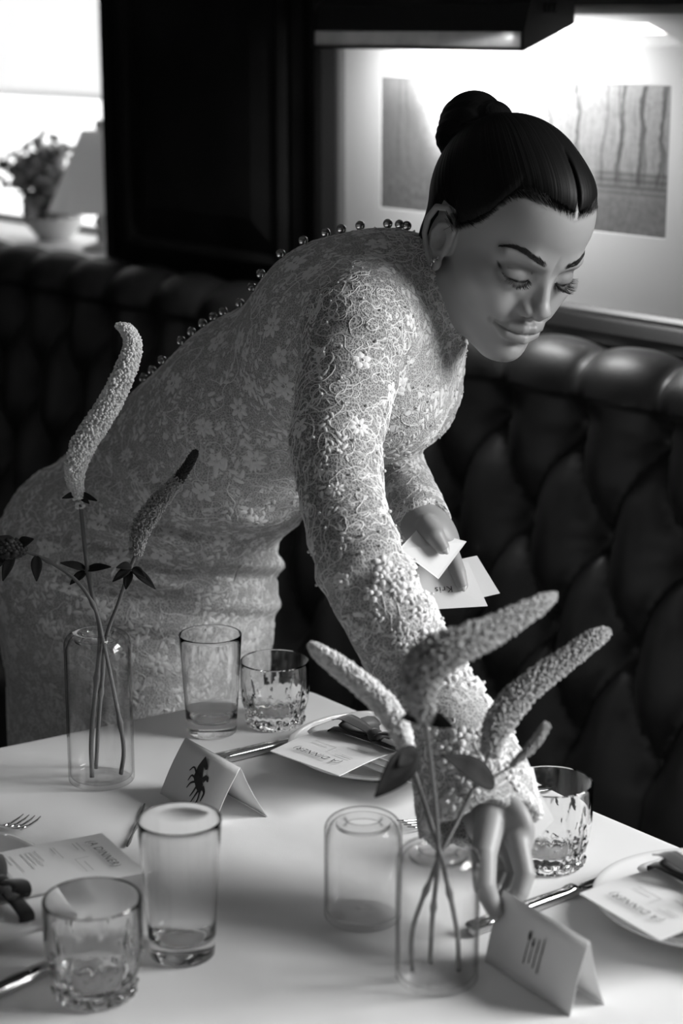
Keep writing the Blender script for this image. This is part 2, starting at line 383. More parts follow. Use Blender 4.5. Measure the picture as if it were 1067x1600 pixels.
def woodland_print():
    m = mat('woodland_print_ink', .5, .85); g = NG(m); nt = m.node_tree
    uvn = nt.nodes.new('ShaderNodeUVMap'); uv = uvn.outputs[0]
    sp = nt.nodes.new('ShaderNodeSeparateXYZ'); g.L(uv, sp.inputs[0]); u, v = sp.outputs[0], sp.outputs[1]
    mist = g.noise(g.scale(uv, 3, 1), 3, 4); fol = g.noise(g.scale(uv, 3, 1), 22, 6, .7); streak = g.noise(g.scale(uv, 60, 2.2), 1.6, 5, .7)
    base = g.mix(g.sm(v, .15, .95), .20, .42)                     # sky above, ground below
    base = g.m('ADD', base, g.m('MULTIPLY', g.m('SUBTRACT', mist, .5), .3))
    bright = g.m('MULTIPLY', g.sm(g.m('ABSOLUTE', g.m('SUBTRACT', u, .38)), .05, .30, 1., 0.), g.sm(v, .25, .8))
    base = g.mix(g.m('MULTIPLY', bright, .75), base, .82)
    edge = g.m('ADD', g.m('ADD', .30, g.m('MULTIPLY', v, -.10)), g.m('MULTIPLY', g.m('SUBTRACT', fol, .5), .12))
    left = g.sm(u, g.m('SUBTRACT', edge, .10), edge, 1., 0.)
    lefttone = g.m('ADD', .06, g.m('MULTIPLY', g.m('ADD', streak, fol), .10))
    base = g.mix(g.m('MULTIPLY', left, g.sm(v, .7, 1.1, 1., .55)), base, lefttone)
    right = g.m('MULTIPLY', g.sm(u, .46, .62), g.sm(v, .22, .34))
    rtone = g.m('SUBTRACT', g.m('MULTIPLY', g.m('ADD', g.m('MULTIPLY', streak, 1.2), fol), .30), .08)
    base = g.mix(g.m('MULTIPLY', right, g.sm(g.m('ADD', v, g.m('MULTIPLY', g.m('SUBTRACT', fol, .5), .3)), .80, 1.02, .85, .35)), base, rtone)
    for (u0, sl, wd, dk) in [(.545, .03, .004, .4), (.60, -.02, .003, .4), (.655, -.05, .005, .6), (.70, .02, .004, .5), (.735, -.03, .005, .6), (.79, .015, .004, .5),
                             (.835, .03, .006, .7), (.865, -.02, .004, .55), (.90, .02, .007, .75), (.93, -.015, .004, .5), (.955, .03, .006, .65), (.985, -.01, .005, .6), (.195, .10, .004, .5), (.06, .02, .004, .4), (.12, -.02, .003, .4)]:
        d = g.m('ABSOLUTE', g.m('SUBTRACT', u, g.m('ADD', g.m('MULTIPLY', v, sl), g.m('ADD', u0, g.m('ADD', g.m('MULTIPLY', g.m('SUBTRACT', fol, .5), .012), g.m('MULTIPLY', g.m('SUBTRACT', mist, .5), .05))))))
        t = g.m('MULTIPLY', g.sm(d, wd * .5, wd * 1.3, dk, 0.), g.sm(v, .30, .36))
        base = g.mix(t, base, .05)
    # rail fence low on the right
    fz = g.m('MULTIPLY', g.sm(u, .76, .79), g.m('MULTIPLY', g.sm(v, .26, .28), g.sm(v, .40, .44, 1., 0.)))
    rail = g.sm(g.m('ABSOLUTE', g.m('SUBTRACT', g.m('FRACT', g.m('MULTIPLY', v, 22.)), .5)), .2, .35)
    base = g.mix(g.m('MULTIPLY', fz, g.mix(rail, .25, .65)), base, .05)
    ground = g.sm(v, .20, .30, .75, 0.)
    base = g.mix(ground, base, g.m('ADD', -.04, g.m('MULTIPLY', fol, .42)))
    g.L(base, nt.nodes['Principled BSDF'].inputs['Base Color'])
    return m
uv_quad('print', [W(QS0, WALL_N + .0046, QZ0), W(QS1, WALL_N + .0046, QZ0), W(QS1, WALL_N + .0046, QZ1), W(QS0, WALL_N + .0046, QZ1)], woodland_print(), pic)
M_picglass = bpy.data.materials.new('picture_glass'); M_picglass.use_nodes = True; pane_nodes(M_picglass, .05)
m = MB(); wbox(m, PS0 - .008, PS1 + .008, WALL_N + .0085, WALL_N + .0105, PZ0 - .008, PZ1 + .008); m.build('glass_pane', M_picglass, pic)

# ------------------------------------------------------------------ picture light
M_bronze = mat('dark_bronze', .05, .38, metal=.85)
M_brass = mat('worn_brass', .55, .5, metal=.35, vary=.35, vscale=25)
M_frost = mat('frosted_strip', .3, .5, vary=.4, vscale=18)
blind_nodes(M_frost); M_frost.node_tree.nodes['Mix Shader'].inputs[0].default_value = .18
LS0, LS1 = -.492, -.034
pl = empty('picture_light', W(-.26, WALL_N, 1.56), 'dark bronze picture light bar hooded over the framed print', 'lamp')
hood = [(.020, 1.522), (.012, 1.556), (-.012, 1.576), (-.048, 1.574), (-.066, 1.556), (-.066, 1.533), (-.069, 1.533), (-.070, 1.558), (-.050, 1.579), (-.010, 1.580), (.015, 1.559), (.024, 1.522)]
m = MB(); m.prism([W(LS0, n, z) for n, z in hood], W(LS1, 0, 0) - W(LS0, 0, 0)); m.build('hood', M_bronze, pl)
m = MB(); m.prism([W(LS0, n, z) for n, z in [(.024, 1.522), (.0235, 1.500), (.0205, 1.500), (.020, 1.522)]], W(LS1, 0, 0) - W(LS0, 0, 0)); m.build('front_lip', M_frost, pl)
m = MB(); m.prism([W(LS0, n, z) for n, z in [(.026, 1.501), (.026, 1.496), (.018, 1.496), (.018, 1.501)]], W(LS1, 0, 0) - W(LS0, 0, 0)); m.build('rolled_edge', M_bronze, pl)
cap = [(.026, 1.496), (.026, 1.522), (.015, 1.560), (-.010, 1.581), (-.050, 1.580), (-.071, 1.559), (-.071, 1.532)]
for s0, s1 in ((LS0 - .006, LS0), (LS1, LS1 + .006)):
    m = MB(); m.prism([W(s0, n, z) for n, z in cap], W(s1, 0, 0) - W(s0, 0, 0)); c = m.build('end_cap', M_bronze, pl)
    if s0 > -.2:
        for k in range(3):
            v = MB(); wbox(v, s1, s1 + .002, -.034 + k * .009, -.029 + k * .009, 1.548, 1.560); v.build('vent_slot', M_frame_blk, c)
M_bulb = bpy.data.materials.new('lit_tube'); M_bulb.use_nodes = True
bb = M_bulb.node_tree.nodes['Principled BSDF']; bb.inputs['Emission Color'].default_value = (1, 1, 1, 1); bb.inputs['Emission Strength'].default_value = 8
m = MB(); m.tube([W(s, -.035, 1.553) for s in np.linspace(LS0 + .02, LS1 - .02, 8)], .008, 10); m.build('tube_lamp', M_bulb, pl)
m = MB(); m.tube([W(-.26, -.03, 1.578), W(-.26, -.04, 1.63), W(-.26, -.09, 1.66), W(-.26, WALL_N + .012, 1.655)], .007, 10); m.build('swan_arm', M_bronze, pl, smooth=True)
m = MB(); wbox(m, -.30, -.22, WALL_N, WALL_N + .014, 1.625, 1.69); bevel(m.build('wall_plate', M_bronze, pl), .003)
lamp = area_light('picture_light_glow', W(-.26, -.020, 1.526), W(-.24, WALL_N, 1.30), .42, .03, 4.2)
lamp.parent = pl; lamp.location = lamp.location - pl.location
# ------------------------------------------------------------------ table and cloth
M_cloth = mat('white_table_linen', .74, .9, bump=.12, bscale=900, sheen=.1)
def cloth_bump(m):
    nt = m.node_tree; b = nt.nodes['Principled BSDF']; tc = nt.nodes.new('ShaderNodeTexCoord')
    n1 = nt.nodes.new('ShaderNodeTexNoise'); n1.inputs['Scale'].default_value = 9; n1.inputs['Detail'].default_value = 3
    bp = nt.nodes.new('ShaderNodeBump'); bp.inputs['Strength'].default_value = .25; bp.inputs['Distance'].default_value = .012
    nt.links.new(tc.outputs['Object'], n1.inputs['Vector']); nt.links.new(n1.outputs['Fac'], bp.inputs['Height'])
    old = b.inputs['Normal'].links[0].from_node; nt.links.new(bp.outputs[0], old.inputs['Normal'])
cloth_bump(M_cloth)
def tpt(x, y): return from_cam([x, y, 0])[:2]
c_far, c_left = np.array(tpt(-.052, 2.222)), np.array(tpt(-.90, 1.69))
c_right = np.array(tpt(.335 + .628 * .75, 1.745 - .778 * .75)); c_near = c_left + (c_right - c_far)
def rounded_outline(cs, r, seg=10):
    out = []; n = len(cs)
    for i in range(n):
        p, a, b = cs[i], cs[i - 1], cs[(i + 1) % n]
        u = (a - p) / np.linalg.norm(a - p); v = (b - p) / np.linalg.norm(b - p)
        half = math.acos(np.clip(u @ v, -1, 1)) / 2; L = r / math.tan(half)
        bis = (u + v) / np.linalg.norm(u + v); cen = p + bis * r / math.sin(half)
        t0, t1 = p + u * L - cen, p + v * L - cen
        a0 = math.atan2(t0[1], t0[0]); da = (math.atan2(t1[1], t1[0]) - a0 + math.pi) % (2 * math.pi) - math.pi
        for k in range(seg + 1): out.append(cen + r * np.array([math.cos(a0 + da * k / seg), math.sin(a0 + da * k / seg)]))
    return np.array(out)
def densify(P, step):
    out = []
    for i in range(len(P)):
        a, b = P[i], P[(i + 1) % len(P)]; k = max(1, int(np.linalg.norm(b - a) / step))
        out += [a + (b - a) * j / k for j in range(k)]
    return np.array(out)
outl = densify(rounded_outline([c_far, c_left, c_near, c_right], .045), .012)
ctr = outl.mean(0)
nrm = np.roll(outl, -1, 0) - np.roll(outl, 1, 0); nrm = np.stack([nrm[:, 1], -nrm[:, 0]], 1); nrm /= np.linalg.norm(nrm, axis=1)[:, None]
if ((outl - ctr) * nrm).sum() < 0: nrm = -nrm
arc = np.cumsum(np.r_[0, np.linalg.norm(np.diff(outl, axis=0), axis=1)])
m = MB(); N = len(outl)
rings = []
def ring3(P, z): return np.c_[P, np.full(len(P), z) if np.isscalar(z) else z]
rings.append(ring3(outl - nrm * .010, TABLE_Z)); rings.append(ring3(outl - nrm * .004, TABLE_Z - .0007)); rings.append(ring3(outl - nrm * .0005, TABLE_Z - .004)); rings.append(ring3(outl + nrm * .0008, TABLE_Z - .012))
for k in range(1, 11):
    t = k / 10; fold = (np.sin(arc * 21 + 1.3 * np.sin(arc * 3.1)) * .5 + .5) * .035 * t + np.sin(arc * 47) * .004 * t
    rings.append(ring3(outl + nrm * (.002 + fold)[:, None], TABLE_Z - .012 - .26 * t))
V = np.vstack(rings); fs = []
for i in range(len(rings) - 1):
    for j in range(N): fs.append((i * N + j, i * N + (j + 1) % N, (i + 1) * N + (j + 1) % N, (i + 1) * N + j))
fs.append(tuple(range(N)))
m.add(V, fs)
cloth = tag(m.build('tablecloth', M_cloth, smooth=True, angle=.7, origin=(ctr[0], ctr[1], TABLE_Z - .27)), 'white linen tablecloth spread over the dinner table', 'tablecloth')
tbl = empty('dining_table', (ctr[0], ctr[1], 0), 'dining table hidden under the white cloth', 'table')
m = MB(); m.prism(ring3(outl - nrm * .006, TABLE_Z - .030), (0, 0, .028)); m.build('tabletop', M_wood, tbl)
for c in (c_far, c_left, c_near, c_right):
    q = c + (ctr - c) * .16
    m = MB(); m.lathe([(.0, 0), (.022, 0), (.026, .3), (.032, .66), (.036, TABLE_Z - .031), (0, TABLE_Z - .031)], 14, (q[0], q[1], 0)); m.build('leg', M_wood, tbl, smooth=True, angle=.8)

# ------------------------------------------------------------------ glassware
M_glass = bpy.data.materials.new('thin_blown_glass'); M_glass.use_nodes = True; pane_nodes(M_glass, .0, 4, .45)
M_tall = glass_mat('tumbler_glass', .992)
M_crystal = glass_mat('cut_glass', .992, ior=1.5)
def arc_pts(cx, cz, r, a0, a1, n): return [(cx + r * math.cos(math.radians(a)), cz + r * math.sin(math.radians(a))) for a in np.linspace(a0, a1, n)]
def bud_vase(px, py, h, label, r=.0352):
    c = on_table(px, py)
    rs = .013; t = .0016
    prof = [(0, .0004), (r - .003, .0004)] + arc_pts(r - .003, .0034, .003, -80, 0, 5) + [(r, h * .3), (r, h * .6), (r, h - rs)] + arc_pts(r - rs, h - rs, rs, 10, 85, 9)
    prof += [(.019, h + .0003), (.0165, h - .0008), (.0150, h - .004), (.0155, h - .008), (.0185, h - .0105)]
    ri = r - t
    prof += [(ri - rs + .004, h - .0085)] + arc_pts(ri - rs + .002, h - rs - .001, rs - .004, 80, 5, 8) + [(ri, h - rs - .004), (ri, h * .5), (ri, .010)] + arc_pts(ri - .005, .0095, .005, 0, -85, 5) + [(.012, .0048), (.006, .0052), (0, .0058)]
    m = MB(); m.lathe(prof, 56)
    o = m.build('bud_vase', M_glass, smooth=True); o.location = (c[0], c[1], TABLE_Z)
    return tag(o, label, 'vase', 'clear glass bud vases'), np.array([c[0], c[1], TABLE_Z])
vL, vL_c = bud_vase(159, 1218, .1650, 'tallest glass bud vase, three flower stems in front of the lace skirt')
vM, vM_c = bud_vase(567, 1432, .0970, 'short empty glass bud vase between plate and flower vase')
vF, vF_c = bud_vase(682, 1528, .1195, 'medium glass bud vase holding drooping flower spikes beside cutlery place card')
def highball(px, py, h, label, rt=.0355, rb=.0285):
    c = on_table(px, py); t = .0014
    prof = [(0, .0012), (rb - .006, .0004), (rb - .003, .0)] + arc_pts(rb - .003, .003, .003, -80, -5, 4) + [(rb + (rt - rb) * k, .003 + (h - .003) * k) for k in (.2, .4, .6, .8, .985)]
    prof += [(rt - .0002, h - .0006), (rt - .0009, h), (rt - t + .0002, h - .0006)]
    bz = .0155
    prof += [(rb - t + (rt - rb) * k, .003 + (h - .003) * k) for k in (.95, .7, .45, .25)] + [(rb - t + .0008, bz + .006), (rb - t - .003, bz + .0012), (rb - .012, bz), (0, bz + .0004)]
    m = MB(); m.lathe(prof, 64); o = m.build('highball_glass', M_tall, smooth=True); o.location = (c[0], c[1], TABLE_Z)
    return tag(o, label, 'glass', 'tall water glasses')
highball(331, 1143, .1170, 'tall tapered water glass beside the horse place card')
highball(285, 1490, .1265, 'tall tapered water glass beside the near cut tumbler and menu', .0362, .0285)
def tumbler(px, py, h, label, r=.0400, rot=0.):
    c = on_table(px, py); n = 12; seg = 144; rb = r * .84; t = .0028
    zs = np.r_[np.linspace(0, .004, 4), np.linspace(.008, h * .62, 26), np.linspace(h * .66, h - .0012, 8)]
    outer = [(rb * .55, .0020), (rb * .86, .0)] + [(rb + (r - rb) * min(1, z / (h * .55)) ** .7 - (.004 - z if z < .004 else 0) * .8, z) for z in zs] + [(r - .0009, h), (r - t + .0006, h - .0008)]
    ri = [(r - t, h - .006), (r - t, h * .6), (r - t - .0015, h * .38), (r - t - .006, .021), (r - t - .013, .0165), (.008, .0150), (0, .0150)]
    nz = len(outer)
    def rf(R, Z, th):
        RR = R * np.ones_like(th); ph = ((th + rot) * n / (2 * math.pi)) % 1. - .5
        w = .48 * np.clip((h * .60 - Z) / (h * .40), 0, 1) ** .6                       # tall pointed flutes
        d1_ = np.clip(1 - (np.abs(ph) / np.maximum(w, 1e-4)) ** 2, 0, 1) * (Z > .010) * (Z < h * .60)
        ph2 = ((th + rot) * n / (2 * math.pi) + .5) % 1. - .5
        w2 = .46 * np.clip((h * .36 - Z) / (h * .22), 0, 1) ** .7                      # low leaf cuts between them
        d2_ = np.clip(1 - np.abs(ph2) / np.maximum(w2, 1e-4), 0, 1) * (Z > .006) * (Z < h * .36)
        foot = (1 - np.abs(((th + rot) * n / math.pi) % 1. - .5) * 2) * np.clip((.007 - np.abs(Z - .004)) / .007, 0, 1)
        idx = np.arange(len(Z))[:, None]
        return RR - (idx < nz - 2) * (idx > 1) * (.0021 * d1_ + .0024 * d2_ + .0016 * foot)
    m = MB(); m.lathe(np.array([(0, .0026)] + outer + ri), seg, rfun=lambda R, Z, th: rf(R, Z, th))
    o = m.build('cut_tumbler', M_crystal, smooth=True, angle=.45); o.location = (c[0], c[1], TABLE_Z)
    return tag(o, label, 'glass', 'cut glass tumblers')
tumbler(430, 1130, .0770, 'cut glass tumbler beside the tall water glass near the lace skirt', .0398)
tumbler(149, 1553, .0870, 'cut glass tumbler between knife end and menu with black ribbon', .0408, .2)
tumbler(858, 1349, .0850, 'cut glass tumbler beside the reaching hand at the table edge', .0398, .1)

# ------------------------------------------------------------------ place settings
M_china = mat('white_china', .72, .18, coat=.5)
M_napkin = mat('white_napkin_linen', .76, .9, bump=.25, bscale=700)
M_paper = mat('ivory_card_stock', .76, .85, bump=.04, bscale=600)
M_ink = mat('dark_ink', .03, .7)
M_ink_pale = mat('pale_grey_ink', .34, .8)
M_ribbon = mat('black_velvet_ribbon', .010, .75, sheen=.35)
M_steel = mat('polished_cutlery_steel', .62, .10, metal=1.)
def text_mesh(txt, size, shear=0., sx=1.):
    cu = bpy.data.curves.new('txt', 'FONT'); cu.body = txt; cu.size = size; cu.align_x = 'CENTER'; cu.align_y = 'CENTER'; cu.shear = shear; cu.resolution_u = 3; cu.space_character = 1.15
    ob = bpy.data.objects.new('txt', cu); COL.objects.link(ob)
    dg = bpy.context.evaluated_depsgraph_get(); me = bpy.data.meshes.new_from_object(ob.evaluated_get(dg))
    bpy.data.objects.remove(ob); bpy.data.curves.remove(cu)
    if sx != 1.: me.transform(Matrix.Diagonal((sx, 1, 1, 1)))
    me.materials.clear(); return me
def frame_m(o, x, y):
    """4x4 from origin, x axis, in-plane y axis"""
    x = np.asarray(x, float); x /= np.linalg.norm(x); y = np.asarray(y, float); y = y - x * (x @ y); y /= np.linalg.norm(y); z = np.cross(x, y)
    return Matrix(((x[0], y[0], z[0], o[0]), (x[1], y[1], z[1], o[1]), (x[2], y[2], z[2], o[2]), (0, 0, 0, 1)))
def put(o, M): o.matrix_local = M; return o
def strip(mb, x0, y0, x1, y1, wd, z=.0):
    a, b = np.array([x0, y0]), np.array([x1, y1]); t = (b - a) / np.linalg.norm(b - a); n = np.array([-t[1], t[0]]) * wd / 2
    return mb.add([(*(a - n), z), (*(b - n), z), (*(b + n), z), (*(a + n), z)], [(0, 1, 2, 3)])
def menu_card(M, wd, ln, label, body=True):
    m = MB(); nx, ny = 2, 14
    ys = np.linspace(ln / 2, -ln / 2, ny)
    top = np.array([[[x, y, .0016 * math.cos(y / ln * 5)] for x in (-wd / 2, wd / 2)] for y in ys])
    m.grid(top); m.grid(top - [0, 0, .0006])
    o = m.build('menu_card', M_paper, merge=False); put(o, M); tag(o, label, 'menu', 'dinner menus'); o.modifiers.new('s', 'SOLIDIFY').thickness = .0004
    zt = .0021
    t = link('title_lettering', text_mesh('(A DINNER)', .0115, .25, .95), M_ink, o); t.location = (0, ln / 2 - .020, zt)
    s = MB(); strip(s, 0, ln / 2 - .048, .030, ln / 2 - .048, .0005, zt); strip(s, .0, ln / 2 - .034, .0, ln / 2 - .048, .0005, zt); s.build('rule_line', M_ink_pale, o).location = (0, 0, 0)
    s = MB(); rr = random.Random(3)
    for (y, x0, x1) in [(.033, -.034, -.012), (.037, -.034, -.018), (.042, .008, .03), (.056, -.034, -.008), (.059, -.034, -.020)] + ([(.074 + i * .0045 + (i // 4) * .006, -.036, -.036 + rr.uniform(.018, .05)) for i in range(16)] if body else []):
        if y < ln - .006: strip(s, x0, ln / 2 - y, x1, ln / 2 - y, .0007, .0021)
    sp_o = s.build('small_print', M_ink_pale, o); sp_o.location = (0, 0, 0); sp_o['kind'] = 'stuff'
    return o
def plate(c, r, label):
    t = .0035
    prof = [(0, .003), (r * .52, .003), (r * .56, .0), (r * .60, .0), (r * .62, .004), (r * .78, .009), (r * .94, .0155), (r, .0195), (r + .0008, .0212), (r - .001, .0222), (r - .006, .0205), (r * .80, .0135), (r * .70, .0090), (r * .62, .0068), (0, .0062)]
    m = MB(); m.lathe(prof, 72); o = m.build('dinner_plate', M_china, smooth=True, angle=1.2); o.location = (c[0], c[1], TABLE_Z + .0004)
    return tag(o, label, 'plate', 'dinner plates')
def napkin(M, wd, ln, th, label):
    """folded pad with soft rolled edges: three stacked layers"""
    m = MB(); nl = 3
    for k in range(nl):
        z0, z1 = th * k / nl, th * (k + 1) / nl - .0004; sh = .002 * ((k * 7) % 3 - 1)
        U = np.linspace(-1, 1, 22); rows = []
        for e, (zz, ins) in enumerate([(z0, .006), (z0 + (z1 - z0) * .25, .001), (z0 + (z1 - z0) * .5, 0), (z0 + (z1 - z0) * .8, .0015), (z1, .006)]):
            hw, hl = wd / 2 - ins, ln / 2 - ins; rad = .010; P = []
            for (cx, cy, a0) in ((hw - rad, hl - rad, 0), (-hw + rad, hl - rad, 90), (-hw + rad, -hl + rad, 180), (hw - rad, -hl + rad, 270)):
                for a in np.linspace(a0, a0 + 90, 6): P.append((cx + rad * math.cos(math.radians(a)) + sh, cy + rad * math.sin(math.radians(a)), zz + .0012 * math.sin(cx * 60 + a * .02)))
            rows.append(P)
        R = np.array(rows); n = R.shape[1]; fs = [(i * n + j, i * n + (j + 1) % n, (i + 1) * n + (j + 1) % n, (i + 1) * n + j) for i in range(4) for j in range(n)] + [tuple(range(n))[::-1], tuple(range(4 * n, 5 * n))]
        m.add(R.reshape(-1, 3), fs)
    o = m.build('folded_napkin', M_napkin, smooth=True, angle=1.0, merge=False); put(o, M); return tag(o, label, 'napkin', 'folded napkins')
def ribbon_band(mb, pts, wd, up, th=.0007):
    """flat ribbon of width wd following pts; up gives the flat side's normal per point"""
    P = np.asarray(pts, float); t = np.gradient(P, axis=0); t /= np.linalg.norm(t, axis=1)[:, None]
    up = np.asarray(up, float) * np.ones_like(P); sd = np.cross(t, up); sd /= np.linalg.norm(sd, axis=1)[:, None]
    wd = np.broadcast_to(np.asarray(wd, float), (len(P),))[:, None]; nn = np.cross(sd, t) * th
    g = np.stack([P - sd * wd / 2, P + nn * 2, P + sd * wd / 2, P + sd * wd / 2 - nn, P + nn, P - sd * wd / 2 - nn, P - sd * wd / 2], 1)
    return mb.grid(g)
def bow(M, label, s=1., span=.046):
    root = bpy.data.objects.new('ribbon_bow', None); COL.objects.link(root); root.matrix_local = M; tag(root, label, 'ribbon', 'black velvet ribbons'); root.empty_display_size = .02
    def part(name, mb):
        o = mb.build(name, M_ribbon, smooth=True, merge=False); o.parent = root; o.location = (0, 0, 0)
    k = MB(); k.ball((0, 0, .006 * s), (.0075 * s, .0065 * s, .006 * s), 12, 8); part('knot', k)
    for sg in (-1, 1):
        L = MB(); pts = spline([(0, 0, .006 * s), (sg * .012 * s, .002 * s, .012 * s), (sg * .030 * s, .004 * s, .016 * s), (sg * .038 * s, .002 * s, .010 * s), (sg * .028 * s, 0, .005 * s), (sg * .010 * s, 0, .005 * s)], 20)
        ribbon_band(L, pts, np.interp(np.linspace(0, 1, 20), [0, .25, .6, 1], [.007, .014, .015, .008]) * s, (0, 1, 0)) if False else ribbon_band(L, pts, np.interp(np.linspace(0, 1, 20), [0, .25, .6, 1], [.007, .015, .016, .008]) * s, np.array([(0, 0, 1)] * 20) + np.array([[0.001, .0, 0]]))
        part('loop', L)
        T = MB(); ribbon_band(T, spline([(sg * .004 * s, -.002 * s, .005 * s), (sg * .016 * s, -.013 * s, .007 * s), (sg * .026 * s, -.026 * s, .0035 * s), (sg * .040 * s, -.034 * s, .003 * s)], 14), .013 * s, (0, 0, 1)); part('tail', T)
    bnd = MB(); ribbon_band(bnd, spline([(-span, 0, -.012), (-span - .001, 0, -.006), (-span + .004, 0, .0015), (0, 0, .003), (span - .004, 0, .0015), (span + .001, 0, -.006), (span, 0, -.012)], 30), .013 * s, np.array([(math.sin(a), 0, math.cos(a)) for a in np.linspace(-1.6, 1.6, 30)])); part('band', bnd)
    return root
def up_dir(a, b, away):
    """unit vectors: x from a to b on the table plane, y across it pointing towards 'away'"""
    x = np.array(b) - np.array(a); x[2] = 0; x /= np.linalg.norm(x); y = np.array([-x[1], x[0], 0]); q = np.array(away) - np.array(a)
    return x, (y if y @ q > 0 else -y)
def shifted(o, x, y, dx, dy, z): return np.array([o[0], o[1], 0]) + x * dx + y * dy + np.array([0, 0, z])

# setting beside the reaching arm (its menu faces the far seat)
pc = from_cam([.043, 1.968, 0]); plate(pc, .101, 'white dinner plate under the menu lying beside the lace sleeve')
a_, b_ = on_table(530, 1214, .795), on_table(422, 1175, .795); x_, y_ = up_dir(a_, b_, on_table(420, 1260))
wd_ = float(np.linalg.norm(b_ - a_)); mid_ = (a_ + b_) / 2; ln_ = .108
napkin(frame_m(shifted(mid_, x_, y_, -.012, -.118, TABLE_Z + .0232), x_, y_), .168, .088, .0230, 'folded white napkin tied with black bow beside the lace sleeve')
menu_card(frame_m(shifted(mid_, x_, y_, 0, -ln_ / 2, TABLE_Z + .0478), x_, y_), wd_, ln_, 'ivory dinner menu whose corner points at the horse place card', False)
bow(frame_m(shifted(mid_, x_, y_, -.020, -.086, TABLE_Z + .0506), x_, y_), 'black velvet bow on the menu beside the lace sleeve', 1.25, .060)
# setting at the table edge beyond the cutlery place card
pc = from_cam([.330, 1.588, 0]); plate(pc, .103, 'white dinner plate behind the cutlery place card')
a_, b_ = on_table(1030, 1471, .795), on_table(905, 1398, .795); x_, y_ = up_dir(a_, b_, on_table(880, 1500))
wd_ = float(np.linalg.norm(b_ - a_)); mid_ = (a_ + b_) / 2
napkin(frame_m(shifted(mid_, x_, y_, -.010, -.125, TABLE_Z + .0232), x_, y_), .168, .088, .0230, 'folded white napkin overhanging the table edge plate, tied with black ribbon')
menu_card(frame_m(shifted(mid_, x_, y_, 0, -ln_ / 2, TABLE_Z + .0478), x_, y_), wd_, ln_, 'ivory dinner menu on the plate behind the cutlery place card', False)
bow(frame_m(shifted(mid_, x_, y_, -.004, -.090, TABLE_Z + .0506), x_, y_), 'black velvet bow on the menu behind the cutlery place card', 1.25, .060)
# setting in the near corner, its menu read from the fork side
pc = from_cam([-.385, 1.625, 0]); plate(pc, .118, 'white dinner plate beside the fork, under the long menu')
a_, b_ = on_table(160, 1301, .784), on_table(226, 1360, .784); x_, y_ = up_dir(a_, b_, on_table(330, 1270))
wd_ = float(np.linalg.norm(b_ - a_)) * 1.02; mid_ = (a_ + b_) / 2; ln3 = .19
napkin(frame_m(shifted(mid_, x_, y_, .040, -.150, TABLE_Z + .0232), x_, y_), .120, .130, .009, 'folded white napkin under the long menu beside the fork')
tilt = frame_m(shifted(mid_, x_, y_, 0, -ln3 / 2, TABLE_Z + .0345), x_, y_)
menu_card(tilt, wd_, ln3, 'long ivory dinner menu with small print beside the fork', True)
bow(frame_m(shifted(mid_, x_, y_, .028, -.128, TABLE_Z + .0372), x_, y_), 'black velvet bow lying on the long menu by the cut tumbler', 1.1, .058)

# cutlery
def knife(p_end, p_bol, label, L=.225, hl=.112):
    """thick tapered handle from p_end to the bolster at p_bol, then a thin blade"""
    p_end, p_bol = np.array(p_end), np.array(p_bol); x = p_bol - p_end; x[2] = 0; x /= np.linalg.norm(x); y = np.array([-x[1], x[0], 0])
    hl = float(np.linalg.norm((p_bol - p_end)[:2]))
    root = empty('table_knife', (*p_end[:2], TABLE_Z + .0004), label, 'knife', 'table knives')
    def sec(m, rows, seg=16):
        Vs = []
        for (d, w_, h_, zc) in rows:
            th = (np.arange(seg) + .5) * 2 * math.pi / seg; cs, sn = np.cos(th), np.sin(th); e = .72
            Vs.append(np.outer(np.sign(cs) * np.abs(cs) ** e * w_ / 2, y) + np.outer(np.sign(sn) * np.abs(sn) ** e * h_ / 2 + zc, [0, 0, 1]) + x * d)
        V = np.array(Vs); m.grid(np.concatenate([V, V[:, :1]], 1)); n = V.shape[1] + 1
        return m
    h = MB(); sec(h, [(0, .002, .002, .006), (.001, .012, .009, .006), (.004, .0165, .0115, .006), (.03, .0155, .0115, .006), (hl * .6, .0135, .0110, .006), (hl * .86, .0120, .0100, .0055), (hl * .90, .0135, .0115, .006), (hl * .95, .0135, .0115, .006), (hl * .97, .0105, .009, .0055), (hl, .009, .007, .005)])
    o = h.build('handle', M_steel, smooth=True, angle=.9); o.parent = root; o.location = (0, 0, 0)
    b = MB(); sec(b, [(hl, .008, .006, .005), (hl + .006, .014, .0030, .005), (hl + .03, .0165, .0020, .0045), (L - .02, .0165, .0018, .003), (L - .008, .012, .0015, .003), (L, .002, .001, .003)], 12)
    o = b.build('blade', M_steel, smooth=True, angle=.9); o.parent = root; o.location = (0, 0, 0)
    return root
knife(on_table(318, 1190, .757), on_table(482, 1152, .757), 'steel table knife behind the horse place card', .20)
knife(on_table(731, 1452, .757), on_table(905, 1386, .757), 'steel table knife behind the cutlery place card', .205)
kn = on_table(78, 1508, .757); kd = kn - on_table(0, 1545, .757); kd[2] = 0; kd /= np.linalg.norm(kd)
knife(kn, kn - kd * .11, 'steel table knife below the near plate with handle toward the tumbler', .215)
